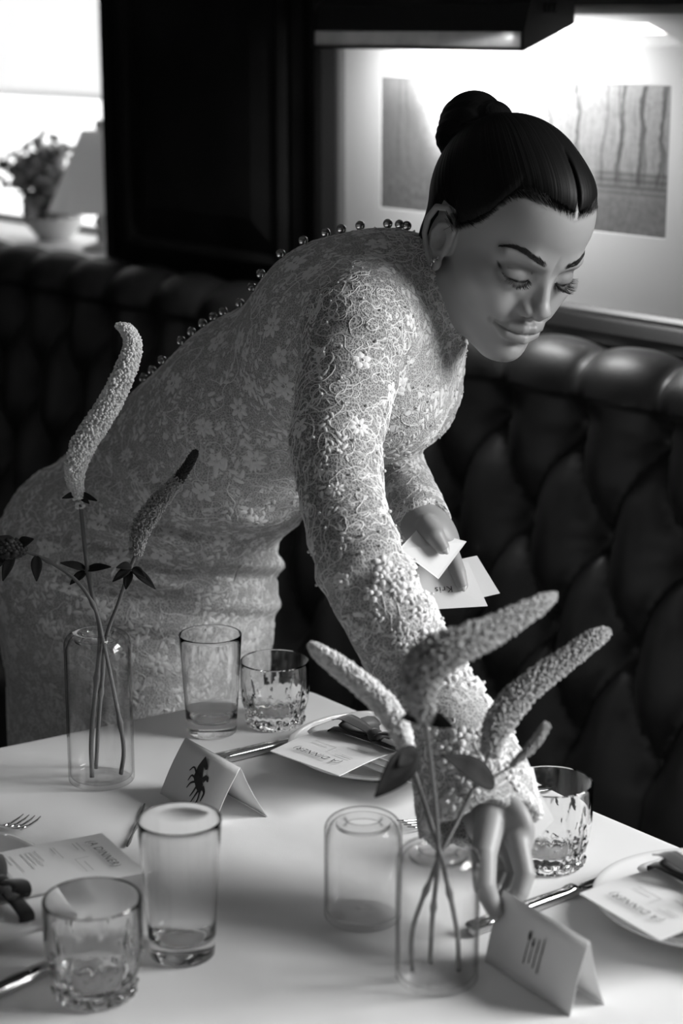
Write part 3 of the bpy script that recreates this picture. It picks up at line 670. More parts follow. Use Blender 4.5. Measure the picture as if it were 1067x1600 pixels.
def fork(tip, back, label, L=.19, lift=0.):
    """fork lying tines up; tip and back give its axis from tine tips towards the handle"""
    tip, back = np.array(tip), np.array(back); x = back - tip; x[2] = 0; x /= np.linalg.norm(x); y = np.array([-x[1], x[0], 0])
    root = empty('dinner_fork', (*tip[:2], TABLE_Z + .0006), label, 'fork', 'dinner forks')
    def P(d, l, z): return x * d + y * l + np.array([0, 0, z + lift * d / L])
    for k in range(4):
        l = (k - 1.5) * .0066
        t = MB(); t.tube([P(0, l * .96, .0085), P(.010, l, .0055), (P(.028, l, .0025)), P(.046, l, .002)], [.0006, .0012, .0015, .0017], 8); o = t.build('tine', M_steel, smooth=True); o.parent = root; o.location = (0, 0, 0)
    m = MB(); rows = []
    for d, w_, z, th in [(.044, .0232, .0022, .0024), (.052, .0240, .0024, .0026), (.062, .0190, .0040, .003), (.072, .0095, .0075, .0035), (.085, .0068, .0105, .0038), (.12, .0080, .0100, .0035), (.16, .0130, .0050, .003), (L - .006, .0150, .0025, .0025), (L, .008, .002, .002)]:
        rows.append([P(d, -w_ / 2, z), P(d, -w_ / 4, z + th * .4), P(d, w_ / 4, z + th * .4), P(d, w_ / 2, z), P(d, w_ / 4, z - th * .5), P(d, -w_ / 4, z - th * .5), P(d, -w_ / 2, z)])
    m.grid(np.array(rows)); o = m.build('handle', M_steel, smooth=True); o.parent = root; o.location = (0, 0, 0)
    return root
f0, f1 = on_table(50, 1277, .757), on_table(-20, 1340, .757)
fork(f0, f1, 'steel dinner fork above the long menu', lift=.052)
fork(on_table(628, 1290, .757), on_table(735, 1262, .757), 'steel dinner fork beside the plate under the reaching hand')

# tent place cards
def tent_card(a, b, c, htop, label):
    """a-b: foot of the printed leaf (left, right seen from the print side); c: foot of the back leaf on b's side"""
    a, b, c = (np.array(p) * [1, 1, 0] for p in (a, b, c)); d = a + (c - b)
    root = empty('place_card', (*((a + d) / 2)[:2], TABLE_Z + .0003), label, 'place card', 'folded place cards')
    t0, t1 = (a + d) / 2 + [0, 0, htop], (b + c) / 2 + [0, 0, htop]; o0 = (a + d) / 2 * [1, 1, 0]
    for nm, p, q in (('front_leaf', a, b), ('back_leaf', d, c)):
        m = MB(); nn = np.cross(q - p, t0 - p); nn /= np.linalg.norm(nn); nn = nn * .0005
        rows = []
        for k in np.linspace(0, 1, 8):
            bow_ = nn * 6 * math.sin(k * math.pi) * .6
            rows.append([p + (t0 - p) * k + bow_, q + (t1 - q) * k + bow_])
        rows = np.array(rows); m.grid(rows - o0); m.grid(rows - o0 - nn)
        o = m.build(nm, M_paper, merge=False, smooth=True); o.parent = root; o.location = (0, 0, 0); o.modifiers.new('s', 'SOLIDIFY').thickness = .0002
    # print frame on the front leaf
    cen = (a + b + t0 + t1) / 4 - o0; xx = b - a; yy = t0 - a
    Mx = frame_m(cen, xx, yy); zz = np.array([Mx[0][2], Mx[1][2], Mx[2][2]])
    sgn = 1 if zz[2] > 0 else -1
    return root, cen, xx, yy
def stroke(pts, w0=.055, w1=.025):
    """tapered limb drawn as one closed outline"""
    P = spline([(x, y, 0) for x, y in pts], 8)[:, :2]; t = np.gradient(P, axis=0); t /= np.linalg.norm(t, axis=1)[:, None]; n = np.c_[-t[:, 1], t[:, 0]] * np.linspace(w0, w1, 8)[:, None]
    return [tuple(p) for p in P + n] + [tuple(p) for p in (P - n)[::-1]]
HORSE = [[(-.30, .25), (-.28, .55), (-.14, .84), (-.02, 1.06), (.08, .96), (.34, .74), (.40, .60), (.28, .54), (.10, .64), (.16, .42), (.26, .12)],
         [(-.30, .30), (0, .36), (.25, .22), (.46, -.05), (.52, -.30), (.36, -.44), (.10, -.32), (-.15, -.12), (-.33, .05)],
         [(.26, .20), (.46, .38), (.66, .33), (.74, .16), (.66, .12), (.55, .18), (.46, .02)],
         stroke([(-.22, .25), (-.52, .42), (-.74, .20)]), stroke([(-.22, .05), (-.48, .06), (-.60, -.20)]), stroke([(-.12, -.10), (-.38, -.24), (-.52, -.50)]),
         stroke([(.08, -.28), (-.02, -.55), (-.12, -.76)]), stroke([(.30, -.38), (.18, -.68), (.08, -.95)]), stroke([(.42, -.32), (.46, -.74), (.30, -1.08)]), stroke([(.48, -.15), (.72, -.34), (.66, -.72)], .09, .03)]
def prints_on(root, cen, xx, yy, polys, size):
    Mx = frame_m(cen, xx, yy); X, Y, Z = (np.array([Mx[r][k] for r in range(3)]) for k in range(3))
    eye = np.array([CAM_XY[0], CAM_XY[1], CAM_H]) - np.array(root.location)
    Z = Z if Z @ eye > 0 else -Z
    m = MB()
    for P in polys: m.add([cen + X * x * size + Y * y * size + Z * .0026 for x, y in P], [tuple(range(len(P)))])
    me = m.mesh('printed_emblem'); bm = bmesh.new(); bm.from_mesh(me); bmesh.ops.triangulate(bm, faces=bm.faces, ngon_method='EAR_CLIP'); bm.to_mesh(me); bm.free()
    o = link('printed_emblem', me, M_ink, root); o.location = (0, 0, 0); return o
r_, cen, xx, yy = tent_card(on_table(250, 1240), on_table(334, 1290), on_table(418, 1277), .058, 'folded place card printed with black galloping horses')
prints_on(r_, cen, xx, yy, HORSE, .0245)
r_, cen, xx, yy = tent_card(on_table(757, 1503), on_table(890, 1589), on_table(944, 1571), .062, 'folded place card printed with fork and spoon icons')
def icon(kind, x, y, h):
    w_ = .05
    if kind == 'spoon': return [(x - w_ * .5, y - h), (x + w_ * .5, y - h), (x + w_ * .35, y + h * .35), (x + w_ * 1.5, y + h * .55), (x + w_ * 1.6, y + h * .8), (x, y + h), (x - w_ * 1.6, y + h * .8), (x - w_ * 1.5, y + h * .55), (x - w_ * .35, y + h * .35)]
    if kind == 'fork': return [(x - w_ * .5, y - h), (x + w_ * .5, y - h), (x + w_ * .35, y + h * .3), (x + w_ * 1.3, y + h * .5), (x + w_ * 1.3, y + h), (x + w_ * .8, y + h), (x + w_ * .7, y + h * .6), (x + w_ * .25, y + h * .6), (x + w_ * .2, y + h), (x - w_ * .2, y + h), (x - w_ * .25, y + h * .6), (x - w_ * .7, y + h * .6), (x - w_ * .8, y + h), (x - w_ * 1.3, y + h), (x - w_ * 1.3, y + h * .5), (x - w_ * .35, y + h * .3)]
    return [(x - w_ * .7, y - h), (x + w_ * .5, y - h), (x + w_ * .5, y), (x + w_ * .9, y + h * .2), (x + w_ * .8, y + h * .85), (x - w_ * .2, y + h), (x - w_ * .5, y + h * .1)]
prints_on(r_, cen, xx, yy, [icon('spoon', -.36, .04, .62), icon('fork', -.10, .0, .46), icon('knife', .16, 0, .55), icon('knife', .42, .02, .66)], .0235)
# slim dark sliver of uneven thickness between the menu and the tall glass
M_sliver = mat('dark_sliver', .10, .8)
m = MB(); m.tube(spline([on_table(226, 1256, .7525), on_table(218, 1280, .7525), on_table(209, 1300, .7525), on_table(199, 1322, .7525)], 12), [.0008, .0011, .0014, .0010, .0009, .0013, .0017, .0012, .0010, .0014, .0018, .0010], 7)
tag(m.build('thin_sliver', M_sliver, smooth=True), 'thin dark sliver lying between the long menu and tall glass', 'sliver')
# ------------------------------------------------------------------ flowers in the bud vases
M_stem = mat('flower_stem', .13, .6)
M_leaf = mat('dark_leaf', .025, .85, spec=.12, vary=.3, vscale=60)
M_floret = mat('pale_floret', .72, .75, vary=.25, vscale=160)
M_floret2 = mat('dusty_floret', .33, .8, vary=.25, vscale=160)
M_bud = mat('dark_bud', .035, .6)
ico = None
def floret_unit():
    bm = bmesh.new(); bmesh.ops.create_icosphere(bm, subdivisions=1, radius=1.); V = np.array([v.co[:] for v in bm.verts]); F = [tuple(v.index for v in f.verts) for f in bm.faces]; bm.free(); return V, F
ICO_V, ICO_F = floret_unit()
def frames(P):
    t = np.gradient(P, axis=0); t /= np.linalg.norm(t, axis=1)[:, None]; a = np.array([.3, .2, 1.]); A, B = [], []
    for i in range(len(P)):
        a = a - t[i] * (a @ t[i]); a /= np.linalg.norm(a); A.append(a); B.append(np.cross(t[i], a))
    return t, np.array(A), np.array(B)
def spike(name, pts, rad, parent, n, size, material, fuzz=.25, core=None, seed=1, t0=0., t1=1.):
    """flower spike: a tapering core set with hundreds of small florets in spiral rows (joined: too many and too small to pick apart)"""
    r = np.random.default_rng(seed); P = spline(pts, 60); R = np.interp(np.linspace(0, 1, 60), np.linspace(0, 1, len(rad)), rad); R[-5:] *= [.97, .9, .78, .58, .28]
    t, A, B = frames(P); m = MB()
    i0, i1 = int(t0 * 59), int(t1 * 59)
    m.tube(P[i0:i1 + 1], R[i0:i1 + 1] * .80, 10)
    k = np.arange(n); u = t0 + (t1 - t0) * (k + .5) / n; f = u * 59; i = np.minimum(f.astype(int), 58); w = (f - i)[:, None]
    C = P[i] * (1 - w) + P[i + 1] * w; rr = R[i]; ph = k * 2.39996 + r.normal(0, .12, n)
    D = A[i] * np.cos(ph)[:, None] + B[i] * np.sin(ph)[:, None]
    for q in range(n):
        rad_ = rr[q] * (1 + r.uniform(-.08, fuzz * .4)); s = size * (.65 + .5 * min(1, rr[q] / max(rad))) * r.uniform(.75, 1.25)
        z = D[q] + t[i[q]] * .35; z /= np.linalg.norm(z); x = np.cross(z, t[i[q]]); x /= np.linalg.norm(x); y = np.cross(z, x)
        loc = C[q] + D[q] * rad_ * .86
        m.add((ICO_V * [s, s, s * 1.35]) @ np.array([x, y, z]) + loc, ICO_F)
        if r.random() < fuzz: 
            tip = loc + z * s * r.uniform(1.6, 2.6); m.add([loc + x * s * .22, loc - x * s * .22, tip], [(0, 1, 2)])
    o = m.build(name, material, parent, smooth=True, merge=False); o['kind'] = 'stuff'; return o
def leaf(parent, base, tip, nrm, wd, curl=.15, material=None):
    base, tip = np.array(base), np.array(tip); ax = tip - base; L = np.linalg.norm(ax); ax /= L; s = np.cross(ax, nrm); s /= np.linalg.norm(s); n = np.cross(s, ax)
    rows = []
    for u in np.linspace(0, 1, 12):
        w_ = wd * math.sin(math.pi * min(1, u * .97 + .02) ** .75) ** .9 + .0002; c = base + ax * L * u - n * curl * L * (u * u)
        rows.append([c + s * w_ * k + n * abs(k) * w_ * .35 for k in (-1, -.5, 0, .5, 1)])
    m = MB(); R = np.array(rows); m.grid(R); o = m.build('leaf', material or M_leaf, parent, smooth=True, merge=False); sm = o.modifiers.new('s', 'SOLIDIFY'); sm.thickness = .0004; return o
def pxs(L, d): return [at(x, y, (d if np.isscalar(d) else d[i])) for i, (x, y) in enumerate(L)]
def stem_tube(parent, P, r0, r1, nodes=()):
    m = MB(); Q = spline(P, 40); R = np.linspace(r0, r1, 40); rr = np.random.default_rng(5)
    for k in nodes: R[int(k * 39)] *= 1.55
    m.tube(Q, R, 9); return m.build('stem', M_stem, parent, smooth=True)
def flower(label, base):
    return empty('flower_stem', base, label, 'flower', 'cut flower stems in the bud vases')
view = np.array(at(533, 800, 1.) - np.array([CAM_XY[0], CAM_XY[1], CAM_H])); view /= np.linalg.norm(view)
# --- tall vase
dL = 2.0
fb = on_table(206, 1232, .7568)
f1 = flower('flower stem with long pale curved spike leaning out of tallest vase', on_table(133, 1236, .7568))
stem_tube(f1, [on_table(144, 1215, .7595), at(143, 1150, 2.03), at(151, 1060, 2.016), at(156, 985, 2.006), at(141, 915, dL), at(132, 850, dL), at(126, 788, dL)], .0026, .0022, (.35, .72))
spike('flower_spike', pxs([(123, 780), (117, 738), (128, 700), (150, 664), (172, 629), (190, 592), (204, 556), (207, 532), (197, 515), (181, 508)], dL), np.array([9, 17, 20, 20, 19, 18, 16, 13, 10, 3]) * dL / 3000, f1, 2600, .00155, M_floret, .22, seed=2)
m = MB()
for k in range(5): m.add((ICO_V * .0028) @ np.eye(3) + at(125 + 5 * math.cos(k * 1.26), 790 + 4 * math.sin(k * 1.26), dL), ICO_F)
m.build('lone_floret', M_floret, f1, smooth=True, merge=False)
for b, t in (((122, 770), (98, 778)), ((124, 770), (150, 782)), ((126, 774), (138, 786))): leaf(f1, at(*b, dL), at(*t, dL - .01), -view, .0030, .1)
for b, t in (((134, 889), (96, 877)), ((135, 890), (171, 883)), ((134, 893), (109, 911))): leaf(f1, at(*b, dL), at(*t, dL - .012), -view + [0, 0, .9], .0048, .12)
f2 = flower('flower stem with dusty dark-tipped spike in front of the lace skirt', on_table(152, 1206, .7568))
stem_tube(f2, [on_table(150, 1200, .7595), at(154, 1130, 2.035), at(160, 1060, 2.022), at(166, 995, 2.011), at(186, 940, dL), at(200, 897, dL), at(214, 862, dL)], .0023, .0020, (.3, .8))
sp = pxs([(212, 868), (219, 830), (238, 797), (264, 766), (285, 740), (300, 716), (307, 704)], dL)
spike('flower_spike', sp, np.array([9, 15, 15, 11, 8, 6.5, 3.5]) * dL / 3000, f2, 900, .0012, M_floret2, .55, seed=3, t1=.62)
spike('bud_tip', sp, np.array([9, 15, 15, 11, 8, 6.5, 3.5]) * dL / 3000, f2, 190, .0016, M_bud, 0, seed=4, t0=.60)
for b, t in (((204, 888), (176, 905)), ((205, 885), (184, 884)), ((207, 888), (226, 900)), ((209, 890), (242, 916)), ((203, 892), (196, 918))): leaf(f2, at(*b, dL - .003), at(*t, dL - .014), -view + [0, 0, .7], .0048, .2)
f3 = flower('bare flower stem bending sideways to a dark bloom at its end', on_table(200, 1228, .7568))
stem_tube(f3, [on_table(189, 1209, .7595), at(193, 1165, 2.026), at(178, 1080, 2.010), at(161, 1000, 2.004), at(148, 950, dL - .01), at(118, 906, dL - .014), at(70, 874, dL - .018), at(28, 858, dL - .02)], .0024, .0017, (.22, .6, .85))
spike('bloom', pxs([(40, 862), (26, 858), (10, 858), (-8, 862)], dL - .02), np.array([4, 13, 14, 6]) * dL / 3000, f3, 120, .0030, M_bud, .3, seed=6)
for b, t in (((20, 862), (4, 905)), ((22, 850), (0, 838)), ((57, 868), (57, 905)), ((30, 850), (48, 842)), ((6, 866), (-12, 890))): leaf(f3, at(*b, dL - .02), at(*t, dL - .03), -view + [.3, 0, .4], .0055, .25)
# --- medium vase
base = vF_c
fA = flower('flower stem with pale spike drooping toward the menu', on_table(733, 1545, .7568))
stem_tube(fA, [on_table(716, 1516, .7595), at(714, 1455, 1.602), at(697, 1372, 1.590), at(688, 1335, 1.584), at(668, 1270, 1.600), at(650, 1215, 1.606), at(638, 1170, 1.61)], .0022, .0019, (.3,))
spike('flower_spike', pxs([(636, 1172), (622, 1135), (600, 1102), (572, 1075), (538, 1048), (505, 1024), (484, 1007)], [1.61, 1.62, 1.63, 1.64, 1.65, 1.66, 1.67]), np.array([12, 18, 19, 18, 17, 13, 6]) * 1.63 / 3000, fA, 1500, .0016, M_floret, .25, seed=8)
leaf(fA, at(650, 1168, 1.60), at(588, 1245, 1.57), -view + [.2, .4, .2], .0125, .05)
leaf(fA, at(640, 1175, 1.60), at(625, 1195, 1.58), -view, .006, .1)
fB = flower('flower stem with thick spike curving over the lace cuff', on_table(668, 1512, .7568))
stem_tube(fB, [on_table(672, 1504, .7595), at(676, 1430, 1.604), at(684, 1345, 1.590), at(682, 1280, 1.574), at(674, 1200, 1.56), at(664, 1120, 1.53)], .0022, .0019, (.25,))
spike('flower_spike', pxs([(664, 1122), (655, 1075), (668, 1035), (712, 1010), (770, 985), (825, 955), (866, 930)], [1.53, 1.51, 1.50, 1.50, 1.52, 1.55, 1.58]), np.array([18, 30, 34, 30, 24, 18, 9]) * 1.5 / 3000, fB, 1900, .0018, M_floret2, .3, seed=9)
for b, t in (((662, 1116), (630, 1122)), ((668, 1118), (705, 1135)), ((660, 1112), (642, 1105))): leaf(fB, at(*b, 1.53), at(*t, 1.51), -view, .006, .1)
fC = flower('flower stem with straight spike pointing at the tufted banquette', on_table(618, 1536, .7568))
stem_tube(fC, [on_table(644, 1517, .7595), at(645, 1450, 1.610), at(675, 1368, 1.600), at(688, 1335, 1.596), at(722, 1268, 1.61), at(752, 1205, 1.62), at(770, 1165, 1.63)], .0022, .0018, (.3,))
spike('flower_spike', pxs([(764, 1180), (776, 1138), (800, 1100), (840, 1062), (885, 1030), (922, 1002), (952, 986)], [1.63, 1.64, 1.65, 1.66, 1.67, 1.68, 1.69]), np.array([14, 23, 24, 21, 18, 16, 9]) * 1.65 / 3000, fC, 1600, .0016, M_floret2, .3, seed=10)
leaf(fC, at(772, 1228, 1.60), at(700, 1176, 1.56), -view + [.1, .2, .7], .0120, .12)
m = MB(); m.tube(spline([at(740, 1232, 1.612), at(768, 1216, 1.61), at(800, 1196, 1.61)], 10), .0010, 7); m.build('side_shoot', M_stem, fC, smooth=True)
spike('side_spike', pxs([(798, 1197), (822, 1175), (842, 1152), (856, 1130)], 1.61), np.array([4, 7, 8, 5]) * 1.61 / 3000, fC, 110, .0014, M_floret2, .2, seed=11)

# ------------------------------------------------------------------ window sill: lamp and foliage arrangement
M_shade = mat('pleated_shade', .8, .8); blind_nodes(M_shade)
sc_ = W(-1.615, WALL_N - .12, 1.0635)
lp = empty('table_lamp', sc_, 'small table lamp with pale pleated shade on the far window sill', 'lamp')
m = MB(); m.lathe([(0, 0), (.042, 0), (.044, .006), (.03, .012), (.012, .02), (.010, .045), (.018, .060), (.010, .075), (.007, .10), (.006, .235), (0, .235)], 24, sc_); m.build('base', M_brass, lp, smooth=True, angle=.8)
m = MB(); m.lathe([(.112, .085), (.038, .252), (.036, .252), (.110, .085)], 120, sc_, rfun=lambda R, Z, th: R * (1 + .018 * np.cos(th * 60))); m.build('shade', M_shade, lp)
m = MB(); m.lathe([(0, .236), (.004, .238), (.005, .252), (.009, .258), (.010, .266), (.005, .274), (0, .276)], 16, sc_); m.build('finial', M_white, lp, smooth=True)
m = MB()
for k in range(3): m.tube([sc_ + [0, 0, .240], sc_ + [.036 * math.cos(k * 2.09), .036 * math.sin(k * 2.09), .250]], .0012, 5)
m.build('shade_spider', M_brass, lp)
M_bush = mat('glare_lightened_foliage', .34, .7, vary=.4, vscale=30)  # leaf grey raised: the bright window's washed-out glare is put into the colour
pc_ = W(-1.865, WALL_N - .15, 1.0635)
pot = empty('foliage_arrangement', pc_, 'loose leafy arrangement in a bowl on the far window sill', 'plant')
m = MB(); m.lathe([(0, 0), (.035, 0), (.060, .03), (.066, .05), (.060, .05), (.05, .03), (0, .02)], 28, pc_); m.build('bowl', M_white, pot, smooth=True, angle=.8)
r = np.random.default_rng(21)
for k in range(40):
    ang = r.uniform(0, 6.283); lean = r.uniform(.15, 1.0); h_ = r.uniform(.08, .22) * (1 - .3 * lean); end = pc_ + [math.cos(ang) * lean * (.24 if math.cos(ang) < 0 else .15), math.sin(ang) * lean * .09, .03 + h_]
    pth = spline([pc_ + [0, 0, .02], pc_ + [math.cos(ang) * lean * .05, math.sin(ang) * lean * .03, .03 + h_ * .55], end], 12)
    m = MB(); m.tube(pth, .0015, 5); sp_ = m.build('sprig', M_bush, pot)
    for j in range(9):
        q = pth[3 + j]; dirv = np.array([r.normal(), r.normal() * .7, r.normal() * .6 + .3]); dirv /= np.linalg.norm(dirv)
        tipq = q + dirv * r.uniform(.030, .055)
        if any(np.linalg.norm((e_ - sc_)[:2]) < .135 for e_ in (q, tipq)) or tipq[1] > -WALL_N + .27: continue
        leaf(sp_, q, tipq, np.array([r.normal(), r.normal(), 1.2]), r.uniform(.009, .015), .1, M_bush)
# ------------------------------------------------------------------ implicit-surface modelling (numpy)
def smin(a, b, k):
    h = np.clip(.5 + .5 * (b - a) / k, 0, 1); return b + (a - b) * h - k * h * (1 - h)
def smax(a, b, k): return -smin(-a, -b, k)
def ell(P, c, r, R=None):
    q = P - np.asarray(c, P.dtype)
    if R is not None: q = q @ np.asarray(R, P.dtype).T          # rows of R are the ellipsoid's axes
    r = np.asarray(r, P.dtype); k0 = np.sqrt(((q / r) ** 2).sum(1)); k1 = np.sqrt(((q / (r * r)) ** 2).sum(1)) + 1e-9
    return k0 * (k0 - 1) / k1
def cone(P, a, b, r1, r2):
    a = np.asarray(a, P.dtype); ab = np.asarray(b, P.dtype) - a; q = P - a
    t = np.clip((q @ ab) / (ab @ ab), 0, 1); return np.sqrt(((q - t[:, None] * ab) ** 2).sum(1)) - (r1 + (r2 - r1) * t)
def chain(P, pts, rad):
    d = None
    for i in range(len(pts) - 1):
        e = cone(P, pts[i], pts[i + 1], rad[i], rad[i + 1]); d = e if d is None else np.minimum(d, e)
    return d
def surface_nets(f, lo, hi, h, newton=1, coarse=4, margin=2.2):
    lo = np.asarray(lo, float); n = np.ceil((np.asarray(hi) - lo) / h / coarse).astype(int) * coarse + 1
    nc = (n - 1) // coarse + 1
    gc = np.stack(np.meshgrid(*[lo[i] + np.arange(nc[i]) * h * coarse for i in range(3)], indexing='ij'), -1).reshape(-1, 3)
    fc = f(gc).reshape(nc)
    near = np.abs(fc) < h * coarse * margin
    for ax in range(3):
        s = near.copy(); sl = [slice(None)] * 3; sl2 = [slice(None)] * 3; sl[ax] = slice(1, None); sl2[ax] = slice(None, -1)
        s[tuple(sl)] |= near[tuple(sl2)]; s[tuple(sl2)] |= near[tuple(sl)]; near = s
    idx = [np.minimum((np.arange(n[i]) + coarse // 2) // coarse, nc[i] - 1) for i in range(3)]
    F = np.where(fc > 0, 1., -1.)[np.ix_(*idx)].astype(np.float32); M = near[np.ix_(*idx)]
    ijk = np.argwhere(M)
    vals = np.empty(len(ijk), np.float32); pts = lo + ijk * h
    for k in range(0, len(pts), 400000): vals[k:k + 400000] = f(pts[k:k + 400000])
    F[M] = vals
    neg = F < 0
    c = np.zeros(n - 1, np.int8)
    for a in (0, 1):
        for b in (0, 1):
            for d in (0, 1): c += neg[a:n[0] - 1 + a, b:n[1] - 1 + b, d:n[2] - 1 + d]
    act = (c > 0) & (c < 8); cells = np.argwhere(act)
    ind = -np.ones(n - 1, np.int64); ind[act] = np.arange(len(cells))
    acc = np.zeros((len(cells), 3)); cnt = np.zeros(len(cells))
    corners = np.array([[a, b, d] for a in (0, 1) for b in (0, 1) for d in (0, 1)])
    cv = np.stack([F[tuple((cells + o).T)] for o in corners], 1)
    for i in range(8):
        for j in range(i + 1, 8):
            if np.abs(corners[i] - corners[j]).sum() != 1: continue
            m = (cv[:, i] < 0) != (cv[:, j] < 0)
            if not m.any(): continue
            t = cv[m, i] / (cv[m, i] - cv[m, j]); acc[m] += corners[i] + t[:, None] * (corners[j] - corners[i]); cnt[m] += 1
    V = lo + (cells + acc / cnt[:, None]) * h
    quads = []
    for ax in range(3):
        o1, o2 = [(1, 2), (2, 0), (0, 1)][ax]
        sa = [slice(1, -1)] * 3; sa[ax] = slice(0, -1); sb = list(sa); sb[ax] = slice(1, None)
        A, B = neg[tuple(sa)], neg[tuple(sb)]
        e = np.argwhere(A != B); off = np.array([1, 1, 1]); off[ax] = 0; g = e + off; up = A[tuple(e.T)]
        d1 = np.zeros(3, int); d1[o1] = 1; d2 = np.zeros(3, int); d2[o2] = 1
        q = np.stack([ind[tuple((g - d1 - d2).T)], ind[tuple((g - d2).T)], ind[tuple(g.T)], ind[tuple((g - d1).T)]], 1)
        q[~up] = q[~up][:, ::-1]; quads.append(q)
    Q = np.vstack(quads); Q = Q[(Q >= 0).all(1)]
    for _ in range(newton): V = V - project_step(f, V, h * .5)
    return V, Q
def grad(f, V, e=.0008):
    g = np.stack([f(V + np.eye(3)[i] * e) - f(V - np.eye(3)[i] * e) for i in range(3)], 1) / (2 * e); return g
def project_step(f, V, lim):
    v = f(V); g = grad(f, V); g2 = (g ** 2).sum(1) + 1e-6; s = (v / g2)[:, None] * g; l = np.linalg.norm(s, axis=1)
    return s * np.minimum(1, lim / (l + 1e-12))[:, None]
def mesh_np(name, V, Q):
    me = bpy.data.meshes.new(name); n = len(Q); k = Q.shape[1]
    me.vertices.add(len(V)); me.vertices.foreach_set('co', np.asarray(V, np.float32).ravel())
    me.loops.add(n * k); me.loops.foreach_set('vertex_index', np.asarray(Q, np.int32).ravel())
    me.polygons.add(n); me.polygons.foreach_set('loop_start', np.arange(0, n * k, k, dtype=np.int32)); me.polygons.foreach_set('loop_total', np.full(n, k, np.int32))
    me.update(calc_edges=True); me.validate(); me.shade_smooth(); return me
def set_attr(me, name, vals):
    a = me.attributes.new(name, 'FLOAT', 'POINT'); a.data.foreach_set('value', np.asarray(vals, np.float32))
# ------------------------------------------------------------------ the woman: head
CAMROT = np.stack([ROTZ @ [1, 0, 0], ROTZ @ np.array([0, -SP, -CP]), ROTZ @ np.array([0, CP, -SP])])   # rows: image right, image down, depth
HR = ROTZ @ np.array([[-0.8042, 0.4785, 0.3525], [-0.5781, -0.7674, -0.2774], [0.1378, -0.4268, 0.8938]])
HT = from_cam([0.1651, 2.0507, 1.3022])
def to_head(P): return (P - HT) @ HR * 100.                      # centimetres: x her right, y forward, z up
def from_head(q): return np.asarray(q, float) / 100. @ HR.T + HT
def sym(p): q = p.copy(); q[:, 0] = np.abs(q[:, 0]); return q
LASH = [(1.55, 8.02, .92), (2.15, 8.36, .52), (3.05, 8.38, .32), (3.95, 7.92, .50), (4.65, 7.25, .98)]
CREASE = [(1.65, 8.1, 1.45), (2.3, 8.45, 1.78), (3.15, 8.42, 1.88), (4.1, 7.8, 1.70), (4.75, 7.15, 1.40)]
MOUTH = [(3.45, 8.0, -4.62), (2.6, 8.72, -4.82), (1.4, 9.35, -5.02), (0, 9.75, -5.04)]
HL_AZ = [0, 11, 26, 38, 47, 53, 60, 70, 84, 93, 112, 122, 140, 160, 180]
HL_Z = [8.6, 9.0, 9.3, 9.35, 8.9, 7.5, 5.4, 3.6, 2.1, 3.3, 3.1, .2, -3.5, -6.2, -7.2]
BROW = [(1.45, 9.15, 3.05), (2.8, 8.95, 3.55), (3.95, 8.15, 3.90), (4.9, 7.25, 3.85), (5.7, 6.35, 3.35)]
